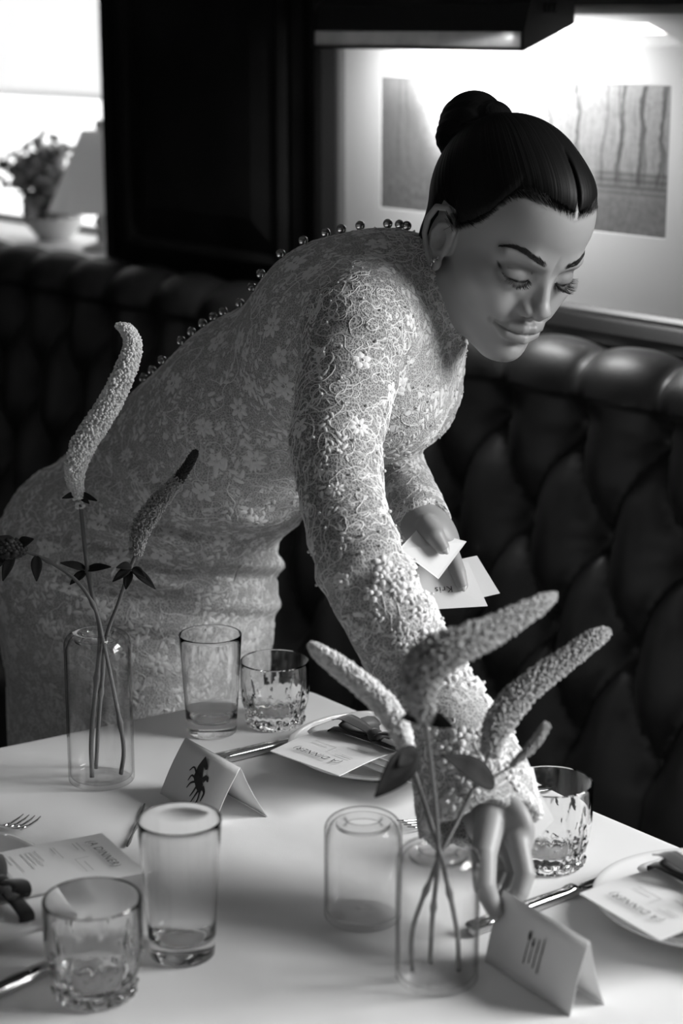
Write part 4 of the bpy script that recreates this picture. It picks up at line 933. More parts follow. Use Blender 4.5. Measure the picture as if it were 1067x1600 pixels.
def head_sdf(p):
    s = sym(p)
    d = ell(s, (0, -.9, 4.8), (7.25, 9.4, 8.7))
    d = smin(d, ell(s, (0, 3.6, 6.0), (6.1, 5.5, 5.6)), 2.)
    d = smin(d, ell(s, (0, 3.1, -1.2), (6.25, 5.35, 6.6)), 2.)
    d = smin(d, ell(s, (4.2, 5.1, -1.2), (2.2, 2.5, 2.0)), 1.8)
    d = smin(d, ell(s, (0, 4.0, -5.8), (4.5, 4.4, 3.5)), 1.6)
    d = smin(d, cone(s, (4.45, .6, -4.4), (1.3, 6.7, -7.9), 1.5, 1.45), 1.8)
    d = smin(d, ell(s, (0, 7.3, -7.95), (1.65, 1.7, 1.5)), 1.3)
    d = smin(d, ell(s, (0, 6.5, -4.7), (3.1, 2.65, 2.5)), 1.3)
    d = smin(d, ell(s, (2.8, 6.4, -3.2), (1.9, 1.8, 1.7)), 1.4)
    # brow and eyes
    d = smin(d, chain(s, [(.9, 8.15, 2.7), (2.8, 8.25, 3.1), (4.9, 6.9, 2.8)], [.5, .45, .4]), 1.9)
    d = smax(d, -ell(s, (3.05, 9.45, 1.05), (1.85, 1.25, 1.0)), 1.3)
    d = smin(d, ell(s, (3.05, 6.80, .90), (2.0, 1.52, 1.22)), .45)
    d = smin(d, cone(s, (1.35, 7.75, 1.1), (2.0, 7.75, -.6), .42, .5), .9)
    d = smax(d, -(chain(s, CREASE, [.02, .10, .11, .09, .02])), .16)
    d = smax(d, -(chain(s, LASH, [.03, .09, .10, .09, .03])), .08)
    # nose
    n = cone(s, (0, 8.15, 2.0), (0, 9.75, -1.3), .62, .80)
    n = smin(n, ell(s, (0, 9.95, -1.85), (.98, .98, .88)), .5)
    n = smin(n, ell(s, (1.20, 9.15, -2.30), (.72, .95, .68)), .45)
    n = smin(n, cone(s, (0, 9.2, -2.95), (0, 10.1, -2.55), .42, .42), .35)
    n = smin(n, cone(s, (.75, 7.9, 1.0), (1.05, 8.45, -1.4), .42, .5), 1.0)
    d = smin(d, n, .85)
    d = smax(d, -ell(s, (.62, 9.55, -2.98), (.36, .60, .34)), .22)
    # mouth
    d = smax(d, -cone(s, (0, 9.75, -3.35), (0, 9.85, -3.95), .14, .2), .4)
    up = chain(s, [(3.3, 7.95, -4.58), (2.1, 8.72, -4.52), (.75, 9.20, -4.42), (0, 9.18, -4.52)], [.16, .50, .66, .58])
    lo = chain(s, [(3.2, 7.9, -4.80), (1.9, 8.55, -5.42), (0, 8.98, -5.68)], [.16, .66, .90])
    d = smin(d, up, .35); d = smin(d, lo, .35)
    d = smax(d, -chain(s, MOUTH, [.06, .13, .13, .10]), .12)
    d = smax(d, -ell(s, (3.75, 8.0, -4.55), (.32, .5, .35)), .5)
    d = smax(d, -ell(s, (0, 9.55, -6.75), (1.6, .75, .35)), .6)
    # ears
    e = ell(s, (7.0, -1.0, .1), (.48, 1.95, 2.9)); e = smin(e, ell(s, (6.3, -.6, .2), (1.1, 1.5, 2.1)), .5)
    e = smin(e, ell(s, (7.15, .15, -2.55), (.38, .72, .80)), .4)
    e = smin(e, chain(s, [(6.8, .55, .5), (7.1, .75, 1.6), (7.35, .25, 2.7), (7.6, -1.1, 3.25), (7.85, -2.5, 2.6), (7.95, -2.95, 1.0), (7.85, -2.65, -.6), (7.55, -1.7, -1.9), (7.3, -.6, -2.9), (7.2, .2, -3.1)], [.2, .28, .30, .32, .34, .33, .30, .28, .3, .3]), .15)
    e = smin(e, chain(s, [(7.25, -.1, 2.0), (7.5, -1.3, 1.3), (7.55, -1.75, .1), (7.4, -1.25, -1.2), (7.2, -.5, -1.8)], [.22, .3, .32, .3, .26]), .2)
    e = smax(e, -ell(s, (7.75, -.5, -.2), (.85, .85, 1.2)), .25)
    e = smin(e, ell(s, (7.0, .55, -.7), (.38, .35, .62)), .25)
    d = smin(d, e, .3)
    return d
NECK_LO = at(628, 492, 2.105)                                    # neck root in the collar
NECK_HI = from_head((0, -1.6, -5.0))
# ------------------------------------------------------------------ the woman: body, hands, gown
EU, EV, EW = CAMROT
def tors(P, px, py, d, ang, ra, rap, rl, tilt=-.2):
    """ellipsoid of the bent trunk: ra along the spine, rap back-to-front, rl across"""
    a = math.radians(ang); ax = EU * math.sin(a) - EV * math.cos(a) + EW * tilt; ax /= np.linalg.norm(ax)
    ap = EU * math.cos(a) + EV * math.sin(a); ap = ap - ax * (ap @ ax); ap /= np.linalg.norm(ap); lt = np.cross(ax, ap)
    return ell(P, at(px, py, d), (ra, rap, rl), np.stack([ax, ap, lt]))
PEL = at(212, 905, 2.43)
def skirt(P, r0=.166, r1=.185, dep=.145):
    q = P - PEL; t = np.clip(-q[:, 2] / PEL[2], 0, 1); u, w_ = q @ (ROTZ @ [1, 0, 0]), q @ (ROTZ @ [0, 1, 0])
    r = r0 + (r1 - r0) * t ** 1.3; rho = np.sqrt((u / r) ** 2 + (w_ / (r * dep / r0)) ** 2)
    return np.maximum(np.maximum((rho - 1) * dep, q[:, 2] - .03), -(P[:, 2] - .012))
SH_R, EL_R, WR_R = at(566, 520, 1.995), at(566, 885, 1.83), at(722, 1165, 1.752)
SH_L, EL_L, WR_L = at(640, 500, 2.29), at(588, 690, 2.32), at(658, 815, 2.13)
def trunk(P, g=0.):
    d = tors(P, 212, 905, 2.43, 0, .150 + g, .164 + g, .150 + g, 0)
    d = smin(d, ell(P, at(128, 842, 2.44), np.array([.085, .085, .085]) + g), .06)
    d = smin(d, tors(P, 300, 752, 2.345, 40, .145 + g, .122 + g, .125 + g), .05)
    d = smin(d, tors(P, 405, 655, 2.25, 50, .150 + g, .118 + g, .130 + g), .05)
    d = smin(d, tors(P, 548, 545, 2.145, 52, .125 + g, .112 + g, .145 + g), .05)
    d = smin(d, ell(P, at(600, 628, 2.085), np.array([.056, .056, .056]) + g), .05)
    d = smin(d, ell(P, at(626, 618, 2.20), np.array([.056, .056, .056]) + g), .05)
    d = smin(d, cone(P, at(575, 500, 2.03), at(640, 490, 2.27), .052 + g, .05 + g), .05)
    d = smin(d, cone(P, at(505, 482, 2.14), at(622, 452, 2.12), .048 + g, .048 + g), .05)
    return d
def neck(P, g=0.): return cone(P, NECK_LO, NECK_HI, .056 + g, .054 + g)
def arm_r(P): return chain(P, [SH_R, SLV[1], SLV[2], SLV[3], SLV[4], WR_R], [.046, .038, .033, .034, .034, .027])
def arm_l(P): return chain(P, [SH_L, EL_L, WR_L], [.046, .036, .026])
RING = [at(788, 1312, 1.700), at(792, 1362, 1.700), at(779, 1388, 1.694), at(770, 1396, 1.686)]
FING_R = [([at(808, 1312, 1.668), at(820, 1366, 1.652), at(812, 1394, 1.647), at(797, 1412, 1.645)], [.0105, .0088, .0080, .0066]),
          ([at(798, 1312, 1.685), at(808, 1366, 1.676), at(796, 1394, 1.670), at(784, 1407, 1.664)], [.0105, .0090, .0082, .0068]),
          (RING, [.0100, .0086, .0078, .0064]),
          ([at(776, 1306, 1.714), at(774, 1348, 1.716), at(764, 1368, 1.712), at(757, 1376, 1.706)], [.0092, .0078, .0070, .0058]),
          ([at(768, 1272, 1.680), at(756, 1335, 1.652), at(757, 1384, 1.640), at(772, 1422, 1.640)], [.0140, .0115, .0098, .0072])]
def hand_r(P):
    d = chain(P, [WR_R, at(752, 1235, 1.728), at(772, 1272, 1.708)], [.027, .0255, .027])
    R_ = np.stack([EU * .25 + EV * .97, EU * .6 - EV * .15 - EW * .78, np.cross(EU * .25 + EV * .97, EU * .6 - EV * .15 - EW * .78)]); R_ /= np.linalg.norm(R_, axis=1)[:, None]
    d = smin(d, ell(P, at(786, 1292, 1.692), (.034, .036, .0165), R_), .015)
    for p, r in FING_R: d = smin(d, chain(P, p, r), .005)
    return d
FING_L = [([at(668, 822, 2.092), at(680, 838, 2.074), at(691, 855, 2.070)], [.0125, .0108, .0078]),
          ([at(690, 832, 2.108), at(706, 868, 2.102), at(716, 895, 2.092), at(722, 914, 2.086)], [.0100, .0092, .0086, .0066]),
          ([at(684, 838, 2.126), at(698, 878, 2.124), at(704, 905, 2.114), at(706, 925, 2.106)], [.0100, .0092, .0084, .0066]),
          ([at(676, 842, 2.138), at(686, 880, 2.140), at(690, 908, 2.130), at(688, 925, 2.120)], [.0095, .0086, .0080, .0062]),
          ([at(666, 845, 2.148), at(670, 876, 2.152), at(672, 898, 2.144), at(670, 910, 2.136)], [.0085, .0076, .0070, .0056])]
def hand_l(P):
    d = chain(P, [WR_L, at(670, 828, 2.118)], [.026, .024])
    d = smin(d, ell(P, at(678, 834, 2.118), (.034, .022, .032), np.stack([EU * .7 + EV * .7, EU * .7 - EV * .7, EW])), .012)
    for p, r in FING_L: d = smin(d, chain(P, p, r), .005)
    return d
def body_core(P):
    d = smin(trunk(P, -.012), neck(P), .03)
    d = smin(d, arm_r(P), .03); d = smin(d, arm_l(P), .03)
    for sg in (-1, 1):                                            # legs under the gown
        h_ = PEL + (ROTZ @ np.array([.0, .02 + sg * .065, 0.])) + [0, 0, -.06]; k_ = np.array([h_[0], h_[1], .48]); a_ = np.array([h_[0], h_[1], .09])
        d = smin(d, chain(P, [h_, k_, a_], [.062, .050, .034]), .03); d = smin(d, ell(P, a_ + ROTZ @ np.array([.05, 0, -.055]), (.11, .04, .035), np.stack([ROTZ @ [1, 0, 0], ROTZ @ [0, 1, 0], [0, 0, 1]])), .03)
    return d
def head_neck(P):
    return smin(head_sdf(to_head(P)) / 100., neck(P), .022)
AP_DIR = None
def folds(P):
    """soft drapery: pulled creases across the hip and waist, small puckers on the sleeves"""
    u = (P - PEL) @ EU; v = (P - PEL) @ EV
    ph = (v * .95 - u * .30 + .35 * u * u) * 130.
    m1 = np.exp(-((v + .02) / .07) ** 2 - ((u - .05) / .16) ** 2)
    d = .0085 * np.sin(ph) * m1 + .0040 * np.sin(ph * 1.9 + u * 40) * m1
    v2 = v + .13; m2 = np.exp(-((v2 - u * .45) / .05) ** 2 - ((u + .02) / .12) ** 2); d = d + .0060 * np.sin((v2 - u * .75) * 120.) * m2
    return d
SLV = [at(560, 512, 1.995), at(524, 690, 1.925), at(536, 790, 1.875), at(562, 882, 1.83), at(648, 1040, 1.79), at(705, 1140, 1.757), at(738, 1225, 1.732), at(754, 1315, 1.705)]
SLV_R = [.0545, .0470, .0410, .0430, .0420, .0440, .0540, .0560]
CUT_N = (SLV[-1] - SLV[-2]) / np.linalg.norm(SLV[-1] - SLV[-2]); CUT_P = at(752, 1292, 1.712)
CUTL_P = at(664, 822, 2.122); CUTL_N = (WR_L - EL_L) / np.linalg.norm(WR_L - EL_L)
def sleeve_r(P):
    d = chain(P, SLV, SLV_R)
    t = (P - EL_R) @ EV; wr = .0016 * np.sin(t * 150 + ((P - EL_R) @ EU) * 90) * np.exp(-(t / .05) ** 2) + .0014 * np.sin(((P - SH_R) @ EV) * 120 - ((P - SH_R) @ EU) * 60) * np.exp(-(((P - SH_R) @ EV) / .09) ** 2)
    d = d + wr
    d = smax(d, (P - CUT_P) @ CUT_N + .004 * np.sin(((P - CUT_P) @ EU) * 130 + ((P - CUT_P) @ EW) * 110), .003)
    cav = chain(P, [SLV[-3], SLV[-2], SLV[-1] + CUT_N * .02], [.020, .0440, .0470]); return np.maximum(d, -cav)
def sleeve_l(P):
    d = chain(P, [SH_L, EL_L, WR_L + CUTL_N * .02], [.050, .043, .0315]); return smax(d, (P - CUTL_P) @ CUTL_N + .003 * np.sin(((P - CUTL_P) @ EU) * 160), .003)
NAX = (NECK_HI - NECK_LO) / np.linalg.norm(NECK_HI - NECK_LO)
COL_P = at(687, 458, 2.07); COL_N = np.array(EU * .90 - EV * .36 + EW * .0); COL_N /= np.linalg.norm(COL_N)
def gown(P):
    d = trunk(P, .006)
    d = smin(d, skirt(P), .05) + folds(P)
    col = neck(P, .0050); col = smax(col, (P - COL_P) @ COL_N + .0018 * np.sin(((P - COL_P) @ EV) * 260), .004)
    d = smin(d, col, .025)
    d = smin(d, sleeve_l(P), .02)
    d = smin(d, sleeve_r(P), .018)
    return d
def bbox_of(pts, pad): pts = np.array(pts); return pts.min(0) - pad, pts.max(0) + pad
HEAD_BOX = (HT - .20, HT + .20)
def clip_box(V, Q, keep):
    Q = Q[keep[Q].all(1)]; used = np.unique(Q); re = -np.ones(len(V), int); re[used] = np.arange(len(used)); return V[used], re[Q]
def skin_mat():
    m = mat('skin', .36, .42, spec=.4); nt = m.node_tree; b = nt.nodes['Principled BSDF']
    at_ = nt.nodes.new('ShaderNodeAttribute'); at_.attribute_name = 'tone'; at_.attribute_type = 'GEOMETRY'
    cr = nt.nodes.new('ShaderNodeCombineColor')
    for i in range(3): nt.links.new(at_.outputs['Fac'], cr.inputs[i])
    nt.links.new(cr.outputs[0], b.inputs['Base Color'])
    b.inputs['Subsurface Weight'].default_value = .12; b.inputs['Subsurface Radius'].default_value = (.006, .006, .006); b.inputs['Subsurface Scale'].default_value = .6
    n = nt.nodes.new('ShaderNodeTexNoise'); n.inputs['Scale'].default_value = 900; tc = nt.nodes.new('ShaderNodeTexCoord'); nt.links.new(tc.outputs['Object'], n.inputs['Vector'])
    bp = nt.nodes.new('ShaderNodeBump'); bp.inputs['Strength'].default_value = .06; bp.inputs['Distance'].default_value = .0008; nt.links.new(n.outputs['Fac'], bp.inputs['Height']); nt.links.new(bp.outputs[0], b.inputs['Normal'])
    return m
M_skin = skin_mat()
person = empty('person', (PEL[0], PEL[1], 0), 'person in long lace gown bending over the table to set a place card', 'person')
parts_V, parts_Q, tones = [], [], []
def add_skin(V, Q, tone):
    k = sum(len(v) for v in parts_V); parts_V.append(V); parts_Q.append(Q + k); tones.append(tone)
SKIN = .295
V, Q = surface_nets(body_core, *bbox_of([at(-20, 380, 2.45), at(850, 1180, 1.75), PEL + [.12, .12, 0], PEL - [.12, .12, 0], [PEL[0], PEL[1], .03], SH_R, EL_R, SH_L, NECK_LO], .08), .006)
hd = (V - COL_P) @ COL_N; V, Q = clip_box(V, Q, ~((hd > .004) & (np.linalg.norm(V - HT, axis=1) < .25)))
add_skin(V, Q, np.full(len(V), SKIN))
V, Q = surface_nets(head_neck, HT - [.135, .135, .155], HT + [.135, .135, .155], .0013, newton=1)
keep = ((V - NECK_LO) @ NAX > .02)
V, Q = clip_box(V, Q, keep)
L = to_head(V); Ls = sym(L); tone = np.full(len(V), SKIN)
def paint(tone, d, w_, val): k = np.clip(1 - np.maximum(d, 0) / w_, 0, 1); k = k * k * (3 - 2 * k); return tone * (1 - k) + val * k
lipd = np.minimum(chain(Ls, [(3.3, 7.95, -4.58), (2.1, 8.72, -4.52), (.75, 9.25, -4.42), (0, 9.25, -4.52)], [.18, .44, .54, .46]), chain(Ls, [(3.2, 7.9, -4.80), (1.9, 8.6, -5.42), (0, 9.05, -5.65)], [.18, .52, .66]))
tone = paint(tone, lipd - .02, .20, .20)
liner = chain(Ls, LASH + [(5.35, 6.5, 1.60)], [.05, .10, .13, .15, .13, .01])
tone = paint(tone, np.maximum(ell(Ls, (3.55, 8.0, 1.1), (2.2, 1.6, .95)), 0) - .1, .6, .20)
tone = paint(tone, liner, .20, .012)
tone = paint(tone, chain(Ls, BROW, [.10, .16, .14, .08, .01]), .20, .13)
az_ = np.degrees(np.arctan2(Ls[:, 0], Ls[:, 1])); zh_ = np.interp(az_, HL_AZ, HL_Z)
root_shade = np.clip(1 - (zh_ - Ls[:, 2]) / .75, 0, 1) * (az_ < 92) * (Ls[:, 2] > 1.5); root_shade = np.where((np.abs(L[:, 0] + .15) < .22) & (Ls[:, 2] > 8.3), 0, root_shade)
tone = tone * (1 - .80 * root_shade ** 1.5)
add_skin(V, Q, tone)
for f_, c_, r_, pl in ((hand_r, at(785, 1320, 1.69), .085, None), (hand_l, at(690, 850, 2.11), .085, None)):
    V, Q = surface_nets(f_, c_ - r_, c_ + r_, .0014); add_skin(V, Q, np.full(len(V), SKIN))
body_parts = 1
me = mesh_np('body', np.vstack(parts_V), np.vstack(parts_Q)); set_attr(me, 'tone', np.concatenate(tones))
link('body', me, M_skin, person)

M_nail = mat('polished_nail', .46, .12, coat=.6)
def nail(fing, rads, side, ln=.0125, wd=.0052):
    """long almond nail lying on the back of a fingertip"""
    b, t = np.array(fing[-2]), np.array(fing[-1]); x = (t - b) / np.linalg.norm(t - b); z = side - x * (side @ x); z /= np.linalg.norm(z); y = np.cross(z, x)
    o_ = t - x * .004 + z * rads[-1] * .82; rows = []
    for u in np.linspace(0, 1, 8):
        w_ = wd * (1 if u < .5 else max(.12, 1 - ((u - .5) / .5) ** 2)); rows.append([o_ + x * ln * u + y * w_ * k - z * (abs(k) ** 2 * w_ * .35 + u * u * .0016) for k in (-1, -.5, 0, .5, 1)])
    m = MB(); m.grid(np.array(rows)); o = m.build('fingernail', M_nail, person, smooth=True, merge=False); o.modifiers.new('s', 'SOLIDIFY').thickness = .0005
nail(*FING_L[0], -EW - EV * .3, .0150, .0058); nail(*FING_L[1], -EW, .0135, .0048); nail(*FING_L[2], -EW, .0130, .0046)
nail(*FING_R[0], EU - EW * .4, .011, .0046); nail(*FING_R[4], -EU * .5 - EW, .012, .0052)
def held_card(corners, label, marks=(), rot=0.):
    A = np.array(corners); n = np.cross(A[1] - A[0], A[3] - A[0]); n /= np.linalg.norm(n); eye_ = np.array([CAM_XY[0], CAM_XY[1], CAM_H]); n = n if n @ (eye_ - A[0]) > 0 else -n
    m = MB(); m.add(np.vstack([A, A - n * .0005]), [(0, 1, 2, 3), (7, 6, 5, 4), (0, 4, 5, 1), (1, 5, 6, 2), (2, 6, 7, 3), (3, 7, 4, 0)])
    c = A.mean(0); o = m.build('place_card', M_paper, origin=c); tag(o, label, 'place card', 'loose place cards in the hands')
    for txt, size, dx, dy, mt, nm in marks:
        x = (A[1] - A[0]); x /= np.linalg.norm(x); y = np.cross(n, x)
        if rot: x, y = -x, -y
        t = link(nm, text_mesh(txt, size), mt, o); t.matrix_local = frame_m(x * dx + y * dy + n * .0004, x, y)
    return o
c1 = [at(653, 826, 2.092), at(729, 846, 2.098), at(685, 905, 2.062), at(623, 858, 2.060)]
held_card(c1, 'topmost card held under the thumb beside the lace sleeve', [('/', .010, -.012, 0, M_ink_pale, 'pen_mark')])
def quad_card(p, q, ln, d0, tilt): 
    """card whose lower edge runs p -> q; its height goes up the picture and away by tilt"""
    p, q = np.array(p), np.array(q); x = (q - p) / np.linalg.norm(q - p); y = -EV + EW * tilt; y = y - x * (x @ y); y /= np.linalg.norm(y); return [p + y * ln, q + y * ln, q, p]
c2 = [at(650, 884, 2.100), at(731, 878, 2.108), at(762, 947, 2.082), at(660, 953, 2.074)]
held_card(c2, 'card with a handwritten-style name held under the fingers', [('Kris', .0105, .004, .010, M_ink, 'name_lettering'), ('table', .0055, .002, -.006, M_ink_pale, 'small_lettering')] if False else [('Kris', .0105, .006, .004, M_ink, 'name_lettering')], 1)
c3 = [at(672, 884, 2.116), at(745, 868, 2.124), at(781, 927, 2.098), at(690, 948, 2.088)]
held_card(c3, 'blank card fanned out furthest from the lace sleeve')
c4 = [at(806, 1168, 1.735), at(866, 1282, 1.722), at(826, 1322, 1.712), at(770, 1212, 1.725)]
held_card(c4, 'blank card tucked behind the reaching hand beside the cut tumbler')
# ------------------------------------------------------------------ the woman: hair, brows, lashes, jewellery
BUN_C = np.array([0, -10.9, 7.9]); BUN_R = (3.7, 3.9, 4.3)
def hair_sdf(p):
    s = sym(p); az = np.degrees(np.arctan2(s[:, 0], s[:, 1])); zh = np.interp(az, HL_AZ, HL_Z)
    d = ell(s, (0, -.9, 4.8), (7.25, 9.4, 8.7)); d = smin(d, ell(s, (0, 3.6, 6.0), (6.1, 5.5, 5.6)), 2.); d = smin(d, ell(s, (0, 3.1, -1.2), (6.25, 5.35, 6.6)), 2.)
    d = smin(d, ell(s, (0, -3.2, -2.6), (5.6, 5.6, 5.5)), 2.)
    k = np.clip((s[:, 2] - zh) / 2.4, -1, 1); th = np.where(k > 0, .62 * (k * (2 - k)), .9 * k)
    part_ = np.exp(-((p[:, 0] + .15 - .02 * (p[:, 2] - 9)) / .16) ** 2) * np.clip((p[:, 2] - 7.5) / 1., 0, 1) * np.clip((p[:, 1] - 2.5) / 3., 0, 1)
    th = th - .12 - .75 * part_
    d = d - th
    q = p - BUN_C; tw = np.arctan2(q[:, 0], q[:, 2]); rad = np.sqrt(q[:, 0] ** 2 + q[:, 2] ** 2)
    bun = ell(p, BUN_C, BUN_R) + .10 * np.sin(tw * 3 + rad * 1.6 + q[:, 1] * .9) + .04 * np.sin(tw * 17 + rad * 5 + q[:, 1] * 3)
    bun = smin(bun, ell(p, BUN_C + [-.4, 2.0, 3.0], (2.0, 1.9, 1.5)), .4)
    return smin(d, bun, .7)
def hair_world(P): return hair_sdf(to_head(P)) / 100.
def hair_mat():
    m = mat('dark_hair', .005, .5, spec=.14); nt = m.node_tree; b = nt.nodes['Principled BSDF']
    a = nt.nodes.new('ShaderNodeAttribute'); a.attribute_name = 'strand'; a.attribute_type = 'GEOMETRY'
    w_ = nt.nodes.new('ShaderNodeTexNoise'); w_.noise_dimensions = '1D'; w_.inputs['Scale'].default_value = 90; w_.inputs['Detail'].default_value = 3
    nt.links.new(a.outputs['Fac'], w_.inputs['W'])
    bp = nt.nodes.new('ShaderNodeBump'); bp.inputs['Strength'].default_value = .55; bp.inputs['Distance'].default_value = .0016
    nt.links.new(w_.outputs['Fac'], bp.inputs['Height']); nt.links.new(bp.outputs[0], b.inputs['Normal'])
    return m
M_hair = hair_mat()
V, Q = surface_nets(hair_world, HT - [.21, .21, .19], HT + [.21, .21, .21], .0020)
L = to_head(V); hd_ = head_sdf(L)
V, Q = clip_box(V, Q, hd_ > -.35)                                  # drop the hidden inside
L = to_head(V)
bdir = np.array([0, -.80, .60]); q = L - [0, -.9, 4.8]; q = q / np.linalg.norm(q, axis=1)[:, None]; e2 = np.cross(bdir, [1., 0, 0])
st = np.arctan2(q[:, 0], q @ e2) / 6.283
qb = L - BUN_C; inb = ell(L, BUN_C, BUN_R) < .45
st = np.where(inb, np.arctan2(qb[:, 0], qb[:, 2]) / 6.283 * .5 + np.sqrt(qb[:, 0] ** 2 + qb[:, 2] ** 2) * .10 + qb[:, 1] * .06, st)
me = mesh_np('hair', V, Q); set_attr(me, 'strand', st); hair_o = link('hair', me, M_hair, person)
r = np.random.default_rng(31)
fly = MB()                                                          # loose hairs lifting off the slick surface
for k in range(46):
    a0 = r.choice([0, 1], p=[.7, .3]); base = (BUN_C + r.normal(size=3) * [1, 1, 1] / 1.6 * 2.2 + [0, -1, 1.5]) if a0 == 0 else np.array([r.uniform(-5, 5), r.uniform(-8, 3), 12.])
    o_ = np.array([0, -2.5, 5.5]) if a0 else BUN_C
    dr = (base - o_) / np.linalg.norm(base - o_); sd = np.cross(dr, r.normal(size=3)); sd /= np.linalg.norm(sd)
    b0 = o_ + dr * (8.6 if a0 else 3.9); pts = [from_head(b0 + dr * (t * .55 * r.uniform(.5, 1)) + sd * t * 1.3 * r.uniform(.6, 1.2)) for t in np.linspace(0, 1, 5)]
    fly.tube(pts, np.linspace(.00010, .00004, 5), 3, cap=False)
fo = fly.build('flyaway_hairs', M_hair, hair_o, merge=False); fo['kind'] = 'stuff'; fo.location = -world_loc(hair_o)
def on_head(pts, off=0.):
    """snap head-space points to the skin (cm)"""
    p = np.array(pts, float)
    for _ in range(4):
        v = head_sdf(p) - off; g = np.stack([head_sdf(p + np.eye(3)[i] * .03) - head_sdf(p - np.eye(3)[i] * .03) for i in range(3)], 1) / .06; p = p - (v / (g ** 2).sum(1))[:, None] * g
    return p, g / np.linalg.norm(g, axis=1)[:, None]
bh = MB(); nb = 1100                                               # fine hairs growing out of the hairline, combed back
azs = r.uniform(-86, 86, nb); zz = np.interp(np.abs(azs), HL_AZ, HL_Z) - np.abs(r.normal(0, .30, nb)) + .15
rt, rn = on_head(np.c_[np.sin(np.radians(azs)) * 8, np.cos(np.radians(azs)) * 8.5, zz], .0)
sel = (np.abs(rt[:, 0] + .15) > .2); rt, rn = rt[sel], rn[sel]
tgt = BUN_C - [0, 0, 1.]; dv = tgt - rt; dv = dv - rn * (dv * rn).sum(1)[:, None]; dv /= np.linalg.norm(dv, axis=1)[:, None]; dv += r.normal(0, .10, dv.shape)
lnb = r.uniform(.7, 1.7, len(rt)); p1, _ = on_head(rt + dv * lnb[:, None] * .5, .10); p2, _ = on_head(rt + dv * lnb[:, None], .16)
for k in range(len(rt)): bh.tube([from_head(rt[k]), from_head(p1[k]), from_head(p2[k])], [.00006, .00016, .00018], 3, cap=False)
bo = bh.build('hairline_strands', M_hair, hair_o, merge=False); bo['kind'] = 'stuff'; bo.location = -world_loc(hair_o)
M_lash = mat('black_lash', .006, .6)
for sg in (1, -1):
    bp_ = spline(np.array(BROW) * [sg, 1, 1], 90); m = MB(); n = 260
    u = r.uniform(0, 1, n) ** .9; i = np.minimum((u * 88).astype(int), 87); ctr_ = bp_[i]; tan = bp_[i + 1] - bp_[i]; tan /= np.linalg.norm(tan, axis=1)[:, None]
    wid = np.interp(u, [0, .15, .5, .8, 1], [.26, .30, .24, .14, .03])
    root_ = ctr_ + np.c_[np.zeros(n), np.zeros(n), r.uniform(-1, 1, n) * wid]; root_, nr = on_head(root_, .0)
    up = np.interp(u, [0, .3, 1], [.75, .25, -.05]); dirv = tan + np.c_[np.zeros(n), np.zeros(n), up + r.normal(0, .12, n)]; dirv /= np.linalg.norm(dirv, axis=1)[:, None]
    ln = np.interp(u, [0, .4, 1], [.50, .60, .45]) * r.uniform(.8, 1.2, n)
    midp, _ = on_head(root_ + dirv * ln[:, None] * .55, .045); tip_, _ = on_head(root_ + dirv * ln[:, None], .03)
    for k in range(n): m.tube([from_head(root_[k]), from_head(midp[k]), from_head(tip_[k])], [.00030, .00028, .00008], 4, cap=False)
    o = m.build('eyebrow', M_lash, person, merge=False); o['kind'] = 'stuff'
    m = MB(); lp_ = spline(np.array(LASH) * [sg, 1, 1], 60)
    for k in range(58):
        i = int(np.clip(3 + k * .95, 0, 58)); b0 = lp_[i]; f_ = k / 57; out = np.array([sg * (.15 + 1.15 * f_ ** 1.5), .95 - .45 * f_, -.55 - .15 * math.sin(f_ * 3.1) + .25 * f_]); out += r.normal(0, .07, 3); out /= np.linalg.norm(out)
        ln_ = .65 + .75 * math.sin(math.pi * min(1, .15 + .75 * f_)) + r.uniform(-.1, .1); curl = np.array([0, .1, .9])
        m.tube([from_head(b0 + out * ln_ * t + curl * ln_ * .45 * t * t) for t in np.linspace(0, 1, 6)], np.linspace(.00042, .00010, 6), 4, cap=False)
        if k % 2 == 0:
            b1 = b0 + [0, -.08, -.30]; o2 = out + [0, -.3, -.5]; o2 /= np.linalg.norm(o2)
            m.tube([from_head(b1 + o2 * .38 * t + np.array([0, .1, .2]) * .2 * t * t) for t in np.linspace(0, 1, 4)], np.linspace(.00022, .00006, 4), 3, cap=False)
    o = m.build('eyelashes', M_lash, person, merge=False); o['kind'] = 'stuff'
M_gem = mat('sparkling_silver', .7, .12, metal=1.)
m = MB(); lob = np.array([7.66, .30, -2.35])
for k, (dy, dz, s_) in enumerate([(.42, .75, .15), (.28, .45, .18), (.0, .2, .22), (-.32, .0, .2), (-.12, -.35, .2), (.02, -.72, .17), (-.05, -1.0, .13)]):
    c_ = lob + [.12, dy, dz]; 
    for j in range(3):
        a_ = j * 2.1 + k; m.add((ICO_V * [.08, s_ * 1.3, s_ * .5]) @ np.array([[1, 0, 0], [0, math.cos(a_), math.sin(a_)], [0, -math.sin(a_), math.cos(a_)]]) / 1. + c_, ICO_F)
m.v = [from_head(v) for v in m.v]
m.build('earring', M_gem, person, merge=False)

